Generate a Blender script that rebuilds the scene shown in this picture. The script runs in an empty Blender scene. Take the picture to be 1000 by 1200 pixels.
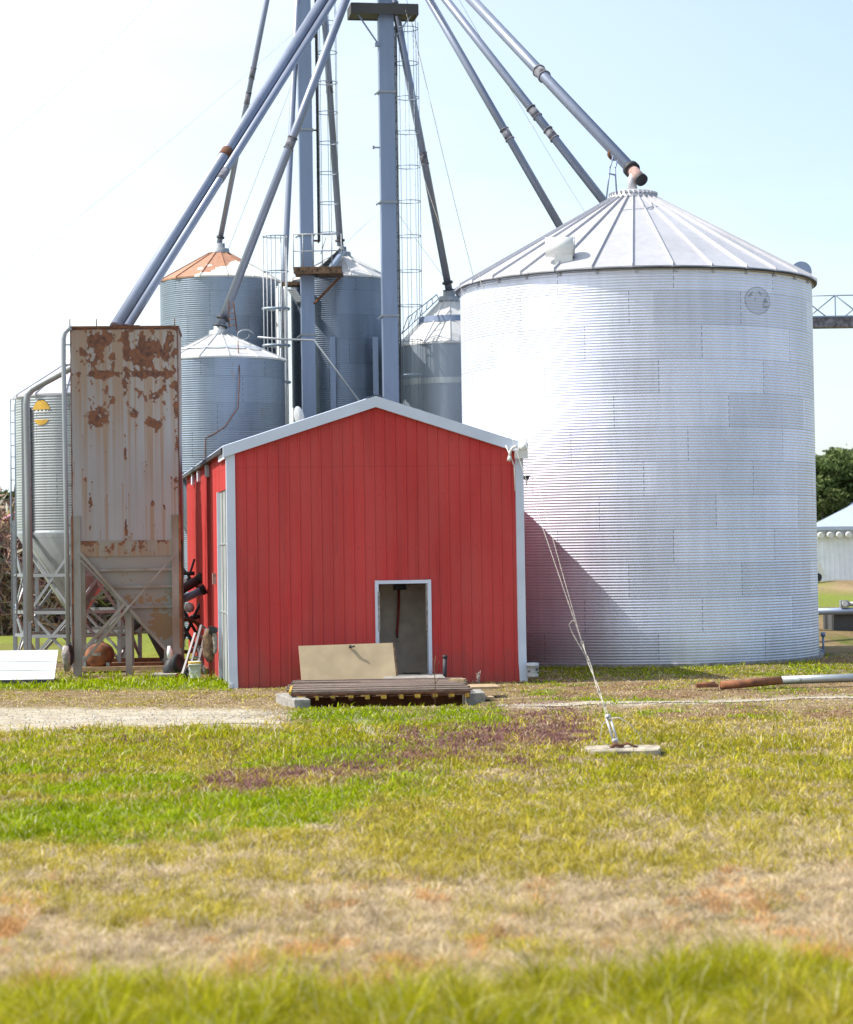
import bpy, math, random
import numpy as np
from mathutils import Vector, Matrix
random.seed(7)
RNG = np.random.default_rng(11)
R_ = math.radians
scene = bpy.context.scene
COL = scene.collection

# ------------------------------------------------------------------ camera
F, YP, PITCH, ROLL, CAMZ = 2600.0, 562.0, R_(1.72), R_(0.85), 2.9
ROT = Matrix.Rotation(R_(90) + PITCH, 3, 'X') @ Matrix.Rotation(-ROLL, 3, 'Z')
cam = bpy.data.cameras.new('camera')
cam.sensor_fit = 'HORIZONTAL'; cam.sensor_width = 36.0
cam.lens = F / 1000 * 36.0
cam.shift_y = -(600 - YP) / 1000.0
cam.clip_start = 0.5; cam.clip_end = 6000
camo = bpy.data.objects.new('camera', cam); COL.objects.link(camo)
camo.location = (0, 0, CAMZ); camo.rotation_euler = ROT.to_euler()
cam.dof.use_dof = True; cam.dof.focus_distance = 48.0; cam.dof.aperture_fstop = 2.2
scene.camera = camo

def P(px, py, d):
    """point at distance d (metres along +Y) seen in the photo's direction px, py"""
    v = ROT @ Vector(((px - 500) / F, (YP - py) / F, -1))
    v *= d / v.y
    return Vector((v.x, v.y, v.z + CAMZ))

# ------------------------------------------------------------------ sky, sun, exposure
SUN_EL, SUN_AZ = R_(49.5), R_(-91.5)
world = bpy.data.worlds.new("World"); scene.world = world; world.use_nodes = True
wn, wl = world.node_tree.nodes, world.node_tree.links
bg = wn['Background']; bg.inputs[1].default_value = 0.15
sky = wn.new('ShaderNodeTexSky'); sky.sky_type = 'NISHITA'; sky.sun_disc = False
sky.sun_elevation = SUN_EL; sky.sun_rotation = SUN_AZ
sky.air_density = 1.0; sky.dust_density = 1.6; sky.ozone_density = 1.2
tc = wn.new('ShaderNodeTexCoord'); mp = wn.new('ShaderNodeMapping')
mp.inputs['Scale'].default_value = (2.2, 2.2, 9.0)
wl.new(tc.outputs['Generated'], mp.inputs['Vector'])
cn = wn.new('ShaderNodeTexNoise'); cn.inputs['Scale'].default_value = 1.3
cn.inputs['Detail'].default_value = 7; cn.inputs['Roughness'].default_value = 0.55
wl.new(mp.outputs[0], cn.inputs['Vector'])
cr = wn.new('ShaderNodeMapRange'); cr.inputs['From Min'].default_value = 0.40; cr.inputs['From Max'].default_value = 0.66
cr.inputs['To Min'].default_value = 0.5; cr.inputs['To Max'].default_value = 0.88
wl.new(cn.outputs['Fac'], cr.inputs['Value'])
mix = wn.new('ShaderNodeMix'); mix.data_type = 'RGBA'
sxw = wn.new('ShaderNodeSeparateXYZ'); wl.new(tc.outputs['Generated'], sxw.inputs[0])
mw = wn.new('ShaderNodeMath'); mw.operation = 'MULTIPLY_ADD'; mw.inputs[1].default_value = -1.3; wl.new(sxw.outputs[0], mw.inputs[0]); wl.new(cr.outputs[0], mw.inputs[2]); mw.use_clamp = True
wl.new(mw.outputs[0], mix.inputs[0]); wl.new(sky.outputs[0], mix.inputs[6])
mix.inputs[7].default_value = (4.5, 5.0, 5.35, 1)
wl.new(mix.outputs[2], bg.inputs[0])
sun = bpy.data.lights.new('sun', 'SUN'); sun.energy = 4.7; sun.angle = R_(0.5); sun.color = (1.0, 0.955, 0.89)
suno = bpy.data.objects.new('sun', sun); COL.objects.link(suno)
sdir = Vector((math.sin(SUN_AZ) * math.cos(SUN_EL), math.cos(SUN_AZ) * math.cos(SUN_EL), math.sin(SUN_EL)))
suno.rotation_euler = sdir.to_track_quat('Z', 'Y').to_euler()
scene.view_settings.view_transform = 'Standard'; scene.view_settings.look = 'None'
scene.view_settings.exposure = 0.68; scene.view_settings.gamma = 1.0
scene.cycles.max_bounces = 6
scene.cycles.use_denoising = True

# ------------------------------------------------------------------ noise helpers (numpy)
def _hash(ix, iy, seed):
    h = (ix.astype(np.int64) * 374761393 + iy.astype(np.int64) * 668265263 + seed * 1442695041) & 0xffffffff
    h = ((h ^ (h >> 13)) * 1274126177) & 0xffffffff
    return ((h ^ (h >> 16)) & 0xffff) / 65535.0
def vn(x, y, seed=0):
    x = np.asarray(x, float); y = np.asarray(y, float)
    ix, iy = np.floor(x), np.floor(y); fx, fy = x - ix, y - iy
    fx = fx * fx * (3 - 2 * fx); fy = fy * fy * (3 - 2 * fy)
    a = _hash(ix, iy, seed); b = _hash(ix + 1, iy, seed); c = _hash(ix, iy + 1, seed); d = _hash(ix + 1, iy + 1, seed)
    return (a * (1 - fx) + b * fx) * (1 - fy) + (c * (1 - fx) + d * fx) * fy
def fbm(x, y, seed=0, o=4):
    s = 0; a = 0.5; t = 0
    for k in range(o):
        s = s + a * vn(x * 2 ** k, y * 2 ** k, seed + k * 17); t += a; a *= 0.5
    return s / t
def sm(a, b, x):
    t = np.clip((x - a) / (b - a), 0, 1); return t * t * (3 - 2 * t)

# ------------------------------------------------------------------ materials
def mat(name, color, rough=0.6, metal=0.0, var=0.12, vscale=1.5, bump=0.0, bscale=30, spec=0.5, stretch=(1, 1, 1), color2=None):
    m = bpy.data.materials.new(name); m.use_nodes = True
    n, l = m.node_tree.nodes, m.node_tree.links
    b = n['Principled BSDF']; b.inputs['Roughness'].default_value = rough; b.inputs['Metallic'].default_value = metal
    b.inputs['Specular IOR Level'].default_value = spec
    t = n.new('ShaderNodeTexCoord'); mpn = n.new('ShaderNodeMapping'); mpn.inputs['Scale'].default_value = stretch
    l.new(t.outputs['Object'], mpn.inputs[0])
    nz = n.new('ShaderNodeTexNoise'); nz.inputs['Scale'].default_value = vscale; nz.inputs['Detail'].default_value = 6
    l.new(mpn.outputs[0], nz.inputs['Vector'])
    rp = n.new('ShaderNodeMapRange'); rp.inputs['From Min'].default_value = 0.3; rp.inputs['From Max'].default_value = 0.7
    l.new(nz.outputs['Fac'], rp.inputs['Value'])
    mx = n.new('ShaderNodeMix'); mx.data_type = 'RGBA'
    c = Vector(color)
    c2 = Vector(color2) if color2 else c * (1 - 2 * var)
    mx.inputs[6].default_value = (*c2, 1); mx.inputs[7].default_value = (*(c * (1 + (0 if color2 else var * .6))), 1)
    l.new(rp.outputs[0], mx.inputs[0]); l.new(mx.outputs[2], b.inputs['Base Color'])
    if bump:
        bn = n.new('ShaderNodeTexNoise'); bn.inputs['Scale'].default_value = bscale; bn.inputs['Detail'].default_value = 4
        l.new(mpn.outputs[0], bn.inputs['Vector'])
        bp = n.new('ShaderNodeBump'); bp.inputs['Strength'].default_value = bump; bp.inputs['Distance'].default_value = 0.02
        l.new(bn.outputs['Fac'], bp.inputs['Height']); l.new(bp.outputs[0], b.inputs['Normal'])
    return m

def galv(name, base=(0.62, 0.65, 0.70), rough=0.42, metal=0.75, ringh=None, nseam=9, radius=None, dirt=0.0, emblem=None, base_dirt=None):
    """galvanised sheet: spangle, streaks, sheet seams (rings of height ringh, nseam sheets round)"""
    m = bpy.data.materials.new(name); m.use_nodes = True
    n, l = m.node_tree.nodes, m.node_tree.links
    b = n['Principled BSDF']; b.inputs['Metallic'].default_value = metal
    t = n.new('ShaderNodeTexCoord')
    def M(op, a, bb=None, c=None):
        q = n.new('ShaderNodeMath'); q.operation = op
        for i, v in enumerate((a, bb, c)):
            if v is None: continue
            if isinstance(v, (int, float)): q.inputs[i].default_value = v
            else: l.new(v, q.inputs[i])
        return q.outputs[0]
    def noise(scale, stretch, det=5):
        mpn = n.new('ShaderNodeMapping'); mpn.inputs['Scale'].default_value = stretch
        l.new(t.outputs['Object'], mpn.inputs[0])
        z = n.new('ShaderNodeTexNoise'); z.inputs['Scale'].default_value = scale; z.inputs['Detail'].default_value = det
        l.new(mpn.outputs[0], z.inputs['Vector']); return z.outputs['Fac']
    sx = n.new('ShaderNodeSeparateXYZ'); l.new(t.outputs['Object'], sx.inputs[0])
    X, Y, Z = sx.outputs
    f1 = noise(0.55, (1, 1, 0.5)); f2 = noise(5, (1, 1, 0.12)); f3 = noise(40, (1, 1, 1), 2)
    v = M('ADD', M('MULTIPLY', M('SUBTRACT', f1, 0.5), 0.5), M('MULTIPLY', M('SUBTRACT', f2, 0.5), 0.28))
    v = M('ADD', v, M('MULTIPLY', M('SUBTRACT', f3, 0.5), 0.03))
    v = M('ADD', v, 1.0)
    if ringh:
        ring = M('DIVIDE', Z, ringh); ri = M('FLOOR', ring); rf = M('FRACT', ring)
        ang = M('DIVIDE', M('ARCTAN2', X, Y), 2 * math.pi)
        off = M('MULTIPLY', ri, 0.38)
        sf = M('FRACT', M('ADD', M('MULTIPLY', ang, nseam), off))
        w = 0.020 * nseam / (2 * math.pi * radius)
        vs = M('LESS_THAN', sf, w)
        # every sheet gets its own tone
        si = M('FLOOR', M('ADD', M('MULTIPLY', ang, nseam), off))
        h = M('FRACT', M('MULTIPLY', M('SINE', M('ADD', M('MULTIPLY', si, 12.98), M('MULTIPLY', ri, 78.2))), 437.5))
        v = M('ADD', v, M('MULTIPLY', M('SUBTRACT', h, 0.5), 0.16))
        bolt = M('LESS_THAN', M('FRACT', M('MULTIPLY', Z, 6.0)), 0.7)
        v = M('MULTIPLY', v, M('SUBTRACT', 1.0, M('MULTIPLY', M('MULTIPLY', vs, bolt), 0.5)))
        hs = M('LESS_THAN', rf, 0.022)
        v = M('MULTIPLY', v, M('SUBTRACT', 1.0, M('MULTIPLY', hs, 0.22)))
    mx = n.new('ShaderNodeMix'); mx.data_type = 'RGBA'; mx.blend_type = 'MULTIPLY'; mx.inputs[0].default_value = 1
    mx.inputs[6].default_value = (*base, 1)
    cc = n.new('ShaderNodeCombineColor'); l.new(v, cc.inputs[0]); l.new(v, cc.inputs[1]); l.new(v, cc.inputs[2])
    l.new(cc.outputs[0], mx.inputs[7])
    col = mx.outputs[2]
    def blend(fac, c):
        nonlocal col
        q = n.new('ShaderNodeMix'); q.data_type = 'RGBA'; l.new(fac, q.inputs[0]); l.new(col, q.inputs[6]); q.inputs[7].default_value = (*c, 1)
        col = q.outputs[2]
    metv = None
    if dirt:      # brown streaks under the eave / along seams
        st = noise(3.0, (1, 1, 0.06)); sp = noise(1.2, (1, 1, 1))
        fac = M('MULTIPLY', M('GREATER_THAN', M('ADD', M('MULTIPLY', st, 0.6), M('MULTIPLY', sp, 0.4)), 0.63), dirt)
        blend(fac, (0.28, 0.17, 0.08))
    if emblem:    # a worn round mark (angle from -Y, z centre, radius)
        ax = M('MULTIPLY', M('SUBTRACT', M('ARCTAN2', X, M('MULTIPLY', Y, -1)), emblem[0]), radius)
        az = M('SUBTRACT', Z, emblem[1])
        dd = M('SQRT', M('ADD', M('MULTIPLY', ax, ax), M('MULTIPLY', M('MULTIPLY', az, az), 1.6)))
        ins = M('LESS_THAN', dd, emblem[2])
        nn = noise(7, (1, 1, 1))
        blend(M('MULTIPLY', ins, 0.30), (0.36, 0.37, 0.42))
        rim = M('MULTIPLY', ins, M('GREATER_THAN', dd, emblem[2] * 0.9))
        blend(M('MULTIPLY', rim, 0.35), (0.25, 0.26, 0.30))
        band = M('MULTIPLY', M('LESS_THAN', M('ABSOLUTE', M('ADD', az, -0.05)), 0.22), ins)
        blend(M('MULTIPLY', band, M('MULTIPLY', M('GREATER_THAN', nn, 0.62), 0.5)), (0.14, 0.14, 0.16))
    if base_dirt:
        gz = n.new('ShaderNodeMapRange'); gz.inputs['From Min'].default_value = base_dirt; gz.inputs['From Max'].default_value = 0.0
        l.new(M('ADD', Z, M('MULTIPLY', M('SUBTRACT', f1, 0.5), 1.5)), gz.inputs['Value'])
        blend(M('MULTIPLY', gz.outputs[0], 0.45), (0.16, 0.15, 0.13))
    l.new(col, b.inputs['Base Color'])
    rr = M('ADD', M('MULTIPLY', f1, 0.22), rough - 0.11); l.new(rr, b.inputs['Roughness'])
    return m

def red_detail(m):
    # fading, a sheet lap, screw rows, mud splashed up from the ground
    n, l = m.node_tree.nodes, m.node_tree.links; b = n['Principled BSDF']; src = b.inputs['Base Color'].links[0].from_socket
    t = n.new('ShaderNodeTexCoord')
    def M(op, a, bb=None):
        q = n.new('ShaderNodeMath'); q.operation = op
        for i, v in enumerate((a, bb)):
            if v is None: continue
            if isinstance(v, (int, float)): q.inputs[i].default_value = v
            else: l.new(v, q.inputs[i])
        return q.outputs[0]
    def noise(sc, st):
        mp2 = n.new('ShaderNodeMapping'); mp2.inputs['Scale'].default_value = st; l.new(t.outputs['Object'], mp2.inputs[0])
        z = n.new('ShaderNodeTexNoise'); z.inputs['Scale'].default_value = sc; z.inputs['Detail'].default_value = 6; l.new(mp2.outputs[0], z.inputs['Vector']); return z.outputs['Fac']
    s = n.new('ShaderNodeSeparateXYZ'); l.new(t.outputs['Object'], s.inputs[0]); X, Y, Z = s.outputs
    def blend(src, fac, c):
        q = n.new('ShaderNodeMix'); q.data_type = 'RGBA'; l.new(fac, q.inputs[0]); l.new(src, q.inputs[6]); q.inputs[7].default_value = (*c, 1); return q.outputs[2]
    u = M('ADD', M('MULTIPLY', X, .9877), M('MULTIPLY', Y, .1564))
    sheet = M('FRACT', M('MULTIPLY', M('SINE', M('MULTIPLY', M('FLOOR', M('DIVIDE', u, .9144)), 91.7)), 43.7))
    chalk = M('ADD', M('MULTIPLY', M('SUBTRACT', noise(1.3, (1, 1, .35)), .42), .9), M('MULTIPLY', sheet, .10))
    src = blend(src, M('MINIMUM', M('MAXIMUM', chalk, 0.0), .28), (0.50, 0.13, 0.11))
    lap = M('MULTIPLY', M('LESS_THAN', M('ABSOLUTE', M('SUBTRACT', Z, 4.62)), .012), .15)
    src = blend(src, lap, (.10, .015, .015))
    fu = M('ABSOLUTE', M('SUBTRACT', M('FRACT', M('ADD', M('DIVIDE', u, .2286), .20)), .5)); fz = M('ABSOLUTE', M('SUBTRACT', M('FRACT', M('DIVIDE', Z, 1.15)), .5))
    scr = M('MULTIPLY', M('LESS_THAN', fu, .055), M('LESS_THAN', fz, .011)); src = blend(src, M('MULTIPLY', scr, .55), (.12, .05, .05))
    st = M('MULTIPLY', M('GREATER_THAN', noise(4.5, (1, 1, .07)), .62), .16); src = blend(src, st, (.16, .035, .03))
    g = n.new('ShaderNodeMapRange'); g.inputs['From Min'].default_value = .75; g.inputs['From Max'].default_value = -.1
    l.new(M('ADD', Z, M('MULTIPLY', M('SUBTRACT', noise(3, (1, 1, 1)), .5), 1.6)), g.inputs['Value'])
    src = blend(src, M('MULTIPLY', g.outputs[0], .45), (.20, .085, .06)); l.new(src, b.inputs['Base Color'])
def steel(name, c, rough=0.45, metal=0.5, var=0.10):
    return mat(name, c, rough, metal, var, 1.2, 0.0)

M_bin = galv('galvanised_corrugated', (0.74, 0.76, 0.87), 0.50, 0.72, ringh=0.8128, nseam=10, radius=4.5, emblem=(0.62, 8.75, 0.43), base_dirt=0.9)
M_roof = galv('roof_sheet', (0.47, 0.465, 0.495), 0.5, 0.3)
M_silo = galv('old_corrugated', (0.25, 0.30, 0.37), 0.42, 0.75, ringh=0.8128, nseam=6, radius=2.0, dirt=0.35)
M_silo2 = galv('old_corrugated_blue', (0.19, 0.235, 0.30), 0.42, 0.75, ringh=0.8128, nseam=6, radius=2.0, dirt=0.2)
M_silo_s = galv('bright_corrugated', (0.40, 0.43, 0.45), 0.42, 0.7, ringh=0.8128, nseam=4, radius=1.5)
M_smooth = galv('smooth_tank_steel', (0.26, 0.30, 0.35), 0.45, 0.5, dirt=0.1)
M_sroof = galv('silo_roof_sheet', (0.58, 0.57, 0.56), 0.5, 0.2, dirt=0.25)
M_spout = galv('spout_steel', (0.24, 0.27, 0.355), 0.42, 0.4)
M_casing = galv('casing_steel', (0.23, 0.285, 0.40), 0.45, 0.35)
M_grime = mat('grimy_steel', (0.31, 0.31, 0.30), 0.65, 0.1, 0.3, 2.5, 0, color2=(0.20, 0.165, 0.12), stretch=(1, 1, .4))
M_frame_dark = galv('shaded_frame_steel', (0.075, 0.075, 0.075), 0.7, 0.2)
M_post = galv('frame_steel', (0.30, 0.32, 0.34), 0.5, 0.4)
M_wire = mat('cable', (0.55, 0.58, 0.62), 0.5, 0.4)
M_rope = mat('weathered_strand', (0.50, 0.46, 0.40), 0.7, 0.0, 0.3, 20)
M_cage = mat('cage_steel', (0.30, 0.36, 0.44), 0.5, 0.4)
M_dark = mat('dark_steel', (0.045, 0.047, 0.055), 0.6, 0.2, 0.3)
M_rust = mat('rust', (0.19, 0.075, 0.032), 0.9, 0, 0.3, 6, 0.3, 60, color2=(0.08, 0.035, 0.022))
M_orange = mat('orange_rust', (0.30, 0.115, 0.045), 0.85, 0, 0.3, 5, 0.3, 50, color2=(0.085, 0.034, 0.022))
M_red = mat('red_cladding', (0.56, 0.052, 0.050), 0.55, 0, 0.09, 0.8, 0.04, 3, spec=0.25, stretch=(1, 1, 0.25))
red_detail(M_red)
M_trim = mat('white_trim', (0.62, 0.68, 0.80), 0.45, 0, 0.05)
M_white = mat('white_paint', (0.70, 0.71, 0.70), 0.45, 0, 0.08, 3)
M_bright = mat('clean_white_sheet', (0.80, 0.82, 0.83), 0.4, 0, 0.06, 2)
M_doorw = mat('door_panel', (0.33, 0.35, 0.35), 0.5, 0, 0.12, 2)
M_tan = mat('tan_door', (0.50, 0.385, 0.235), 0.6, 0, 0.10, 2.2, 0)
M_conc = mat('concrete', (0.34, 0.32, 0.29), 0.9, 0, 0.25, 8, 0.5, 40)
M_concd = mat('dark_concrete', (0.60, 0.52, 0.43), 0.9, 0, 0.12, 3, 0.4, 25)
M_plank = mat('weathered_plank', (0.25, 0.185, 0.145), 0.85, 0, 0.4, 7, 0.3, 40, stretch=(1, 6, 1), color2=(0.10, 0.072, 0.06))
M_wood = mat('pale_wood', (0.48, 0.35, 0.21), 0.8, 0, 0.2, 7, 0.2, 40, color2=(0.30, 0.21, 0.12))
M_yellow = mat('yellow_paint', (0.60, 0.38, 0.05), 0.6, 0, 0.25, 9)
M_black = mat('black_rubber', (0.022, 0.023, 0.026), 0.75, 0, 0.3, 8)
M_brown = mat('brown_canvas', (0.20, 0.12, 0.07), 0.9, 0, 0.4, 10)
M_grey = mat('grey_cloth', (0.36, 0.33, 0.30), 0.9, 0, 0.3, 10)
M_bucket = mat('white_plastic', (0.66, 0.68, 0.70), 0.4, 0, 0.12, 14)
M_logo = mat('emblem_yellow', (0.62, 0.38, 0.05), 0.5, 0, 0.1, 8)
M_frost = mat('fibreglass', (0.75, 0.75, 0.72), 0.5, 0, 0.1)
M_barnroof = mat('blue_grey_roof', (0.40, 0.46, 0.58), 0.5, 0.1, 0.06)

# roof with a big brown stain on its left half (weathered silo)
def stained_roof():
    m = bpy.data.materials.new('stained_roof_sheet'); m.use_nodes = True
    n, l = m.node_tree.nodes, m.node_tree.links; b = n['Principled BSDF']; b.inputs['Roughness'].default_value = 0.7
    t = n.new('ShaderNodeTexCoord'); nz = n.new('ShaderNodeTexNoise'); nz.inputs['Scale'].default_value = 1.6; nz.inputs['Detail'].default_value = 8
    l.new(t.outputs['Object'], nz.inputs['Vector'])
    s = n.new('ShaderNodeSeparateXYZ'); l.new(t.outputs['Object'], s.inputs[0])
    def M(op, a, bb):
        q = n.new('ShaderNodeMath'); q.operation = op
        for i, v in enumerate((a, bb)):
            if isinstance(v, (int, float)): q.inputs[i].default_value = v
            else: l.new(v, q.inputs[i])
        return q.outputs[0]
    zt = M('MULTIPLY', M('SUBTRACT', s.outputs[2], 12.15), 0.55)
    xt = M('MULTIPLY', s.outputs[0], -0.22)
    f = M('GREATER_THAN', M('ADD', M('ADD', nz.outputs['Fac'], zt), xt), 0.50)
    n2 = n.new('ShaderNodeTexNoise'); n2.inputs['Scale'].default_value = 9; l.new(t.outputs['Object'], n2.inputs['Vector'])
    q = n.new('ShaderNodeMix'); q.data_type = 'RGBA'; l.new(n2.outputs['Fac'], q.inputs[0])
    q.inputs[6].default_value = (0.26, 0.10, 0.05, 1); q.inputs[7].default_value = (0.46, 0.26, 0.17, 1)
    r = n.new('ShaderNodeMix'); r.data_type = 'RGBA'; l.new(f, r.inputs[0]); r.inputs[6].default_value = (0.66, 0.63, 0.58, 1)
    l.new(q.outputs[2], r.inputs[7]); l.new(r.outputs[2], b.inputs['Base Color'])
    return m
M_stroof = stained_roof()

M_boot = mat('faded_boot_paint', (0.50, 0.36, 0.33), 0.6, 0, 0.2, 7, color2=(0.30, 0.15, 0.12))
M_joint = mat('weathered_joint', (0.22, 0.215, 0.25), 0.8, 0, 0.4, 7)
# painted steel with rust driven by a mesh attribute (wear painted into the sheet)
def rusty_paint():
    m = bpy.data.materials.new('rusty_white_paint'); m.use_nodes = True
    n, l = m.node_tree.nodes, m.node_tree.links; b = n['Principled BSDF']
    a = n.new('ShaderNodeAttribute'); a.attribute_name = 'wear'
    l.new(a.outputs['Color'], b.inputs['Base Color'])
    b.inputs['Roughness'].default_value = 0.62
    return m
M_rusty = rusty_paint()

# ------------------------------------------------------------------ mesh builder
ORG = {}
class MB:
    def __init__(s): s.v = []; s.f = []; s.sm = []
    def add(s, vs, fs, smooth=False):
        o = len(s.v); s.v += [tuple(v) for v in vs]; s.f += [tuple(i + o for i in f) for f in fs]; s.sm += [smooth] * len(fs); return s
    def hexa(s, c):   # 8 corners: 4 bottom ccw, 4 top ccw
        return s.add(c, [(3, 2, 1, 0), (4, 5, 6, 7), (0, 1, 5, 4), (1, 2, 6, 5), (2, 3, 7, 6), (3, 0, 4, 7)])
    def box(s, a, b, T=None):
        x0, y0, z0 = a; x1, y1, z1 = b
        c = [(x0, y0, z0), (x1, y0, z0), (x1, y1, z0), (x0, y1, z0), (x0, y0, z1), (x1, y0, z1), (x1, y1, z1), (x0, y1, z1)]
        if T: c = [T(*p) for p in c]
        return s.hexa(c)
    def bar(s, p, q, w, h=None, up=(0, 0, 1)):
        """rectangular bar from p to q"""
        p, q = Vector(p), Vector(q); h = h or w; d = (q - p).normalized(); u = Vector(up)
        if abs(d.dot(u)) > 0.98: u = Vector((0, 1, 0))
        a = d.cross(u).normalized(); u = a.cross(d).normalized(); a *= w / 2; u *= h / 2
        return s.hexa([p - a - u, q - a - u, q + a - u, p + a - u, p - a + u, q - a + u, q + a + u, p + a + u])
    def tube(s, pts, r, n=10, cap=True, smooth=True):
        pts = [Vector(p) for p in pts]; rs = r if isinstance(r, (list, tuple)) else [r] * len(pts)
        vs = []; prev = None
        for i, p in enumerate(pts):
            if i == 0: d = pts[1] - p
            elif i == len(pts) - 1: d = p - pts[-2]
            else: d = (pts[i + 1] - p).normalized() + (p - pts[i - 1]).normalized()
            d.normalize()
            if prev is None:
                a = d.cross(Vector((0, 0, 1)) if abs(d.z) < 0.95 else Vector((1, 0, 0))).normalized()
            else:
                a = (prev - d * prev.dot(d)).normalized()
            prev = a; b = d.cross(a)
            for k in range(n):
                t = 2 * math.pi * k / n; vs.append(p + (a * math.cos(t) + b * math.sin(t)) * rs[i])
        fs = []
        for i in range(len(pts) - 1):
            for k in range(n):
                k2 = (k + 1) % n; fs.append((i * n + k, i * n + k2, (i + 1) * n + k2, (i + 1) * n + k))
        s.add(vs, fs, smooth)
        if cap:
            o = len(s.v) - len(vs)
            s.f.append(tuple(o + k for k in reversed(range(n)))); s.sm.append(False)
            o2 = o + (len(pts) - 1) * n; s.f.append(tuple(o2 + k for k in range(n))); s.sm.append(False)
        return s
    def lathe(s, c, prof, n=48, a0=0, a1=2 * math.pi, smooth=True):
        """prof: (r, z) list round the vertical axis at c"""
        full = abs(a1 - a0 - 2 * math.pi) < 1e-6; m = n if full else n + 1; vs = []
        for r, z in prof:
            for k in range(m):
                t = a0 + (a1 - a0) * k / n; vs.append((c[0] + r * math.cos(t), c[1] + r * math.sin(t), c[2] + z))
        fs = []
        for i in range(len(prof) - 1):
            for k in range(n):
                k2 = (k + 1) % m; fs.append((i * m + k, i * m + k2, (i + 1) * m + k2, (i + 1) * m + k))
        return s.add(vs, fs, smooth)
    def build(s, name, m, parent=None):
        me = bpy.data.meshes.new(name); o = ORG.get(parent.name, (0, 0, 0)) if parent else (0, 0, 0)
        me.from_pydata([(v[0] - o[0], v[1] - o[1], v[2] - o[2]) for v in s.v], [], s.f)
        me.polygons.foreach_set('use_smooth', s.sm); me.materials.append(m); me.update()
        ob = bpy.data.objects.new(name, me); COL.objects.link(ob)
        if parent: ob.parent = parent; ORG[ob.name] = o
        return ob

def build_each(mb, name, m, parent, tol=.03):
    """one object for every separate piece collected in mb"""
    n = len(mb.v); par = list(range(n))
    def find(a):
        while par[a] != a: par[a] = par[par[a]]; a = par[a]
        return a
    for f in mb.f:
        for b in f[1:]: par[find(f[0])] = find(b)
    groups = {}
    for i in range(n): groups.setdefault(find(i), []).append(i)
    G = []
    for ids in groups.values():
        P_ = np.array([mb.v[i] for i in ids]); G.append([set(ids), P_.min(0) - tol, P_.max(0) + tol])
    k = True
    while k:
        k = False
        for i in range(len(G)):
            for j in range(i + 1, len(G)):
                if np.all(G[i][1] <= G[j][2]) and np.all(G[j][1] <= G[i][2]):
                    G[i] = [G[i][0] | G[j][0], np.minimum(G[i][1], G[j][1]), np.maximum(G[i][2], G[j][2])]; G.pop(j); k = True; break
            if k: break
    for ids, _, _ in G:
        o = MB(); mp_ = {}
        for f, s_ in zip(mb.f, mb.sm):
            if f[0] in ids:
                for i in f:
                    if i not in mp_: mp_[i] = len(o.v); o.v.append(mb.v[i])
                o.f.append(tuple(mp_[i] for i in f)); o.sm.append(s_)
        o.build(name, m, parent)

def tag(o, label=None, cat=None, group=None, kind=None):
    if label: o['label'] = label
    if cat: o['category'] = cat
    if group: o['group'] = group
    if kind: o['kind'] = kind
    return o
def thing(name, loc, label, cat, group=None):
    o = bpy.data.objects.new(name, None); COL.objects.link(o); o.location = loc; o.empty_display_size = 0.3
    ORG[o.name] = tuple(loc); return tag(o, label, cat, group)
def single(mb, name, m, loc, label, cat, group=None):
    """a thing that is one mesh: the mesh gets its origin at loc"""
    mb.v = [(v[0] - loc[0], v[1] - loc[1], v[2] - loc[2]) for v in mb.v]
    o = mb.build(name, m); o.location = loc; return tag(o, label, cat, group)
def frame_T(o, ang):
    """local frame: u right, w away from the camera, z up, turned by ang (ccw seen from above)"""
    ca, sa = math.cos(ang), math.sin(ang); o = Vector(o)
    return lambda u, w, z: Vector((o.x + u * ca - w * sa, o.y + u * sa + w * ca, o.z + z))

# ------------------------------------------------------------------ ground
def pix(x, y):   # photo map coordinates of a point on the level ground (for laying out the patches)
    h = CAMZ * F / np.maximum(y, 1.0)
    px = 500 + F * x / np.maximum(y, 1.0)
    return px, 640 + h - (px - 500) * 0.0148
def H(x, y):
    x = np.asarray(x, float); y = np.asarray(y, float)
    z = 0.09 * (fbm(x * 0.35, y * 0.35, 5, 3) - 0.5) + 0.05 * (fbm(x * 1.3, y * 1.3, 9, 2) - 0.5)
    near = sm(44.5, 41.5, y); z = z * (0.25 + 0.75 * near)
    # shallow ditch under the deck front
    z = z - 0.10 * np.exp(-((y - 37.6) / 0.5) ** 2) * np.exp(-((x + 1.0) / 1.6) ** 2)
    z = z - 0.34 * sm(40.5, 40.9, y) * (1 - sm(43.8, 44.4, y)) * sm(-2.5, -2.2, x) * (1 - sm(.6, .9, x))
    far = sm(62, 80, y) * sm(6, 11, x)
    z = z + far * 0.25 * np.sin(x * 0.5 + y * 0.21)
    return z - 0.03
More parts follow.
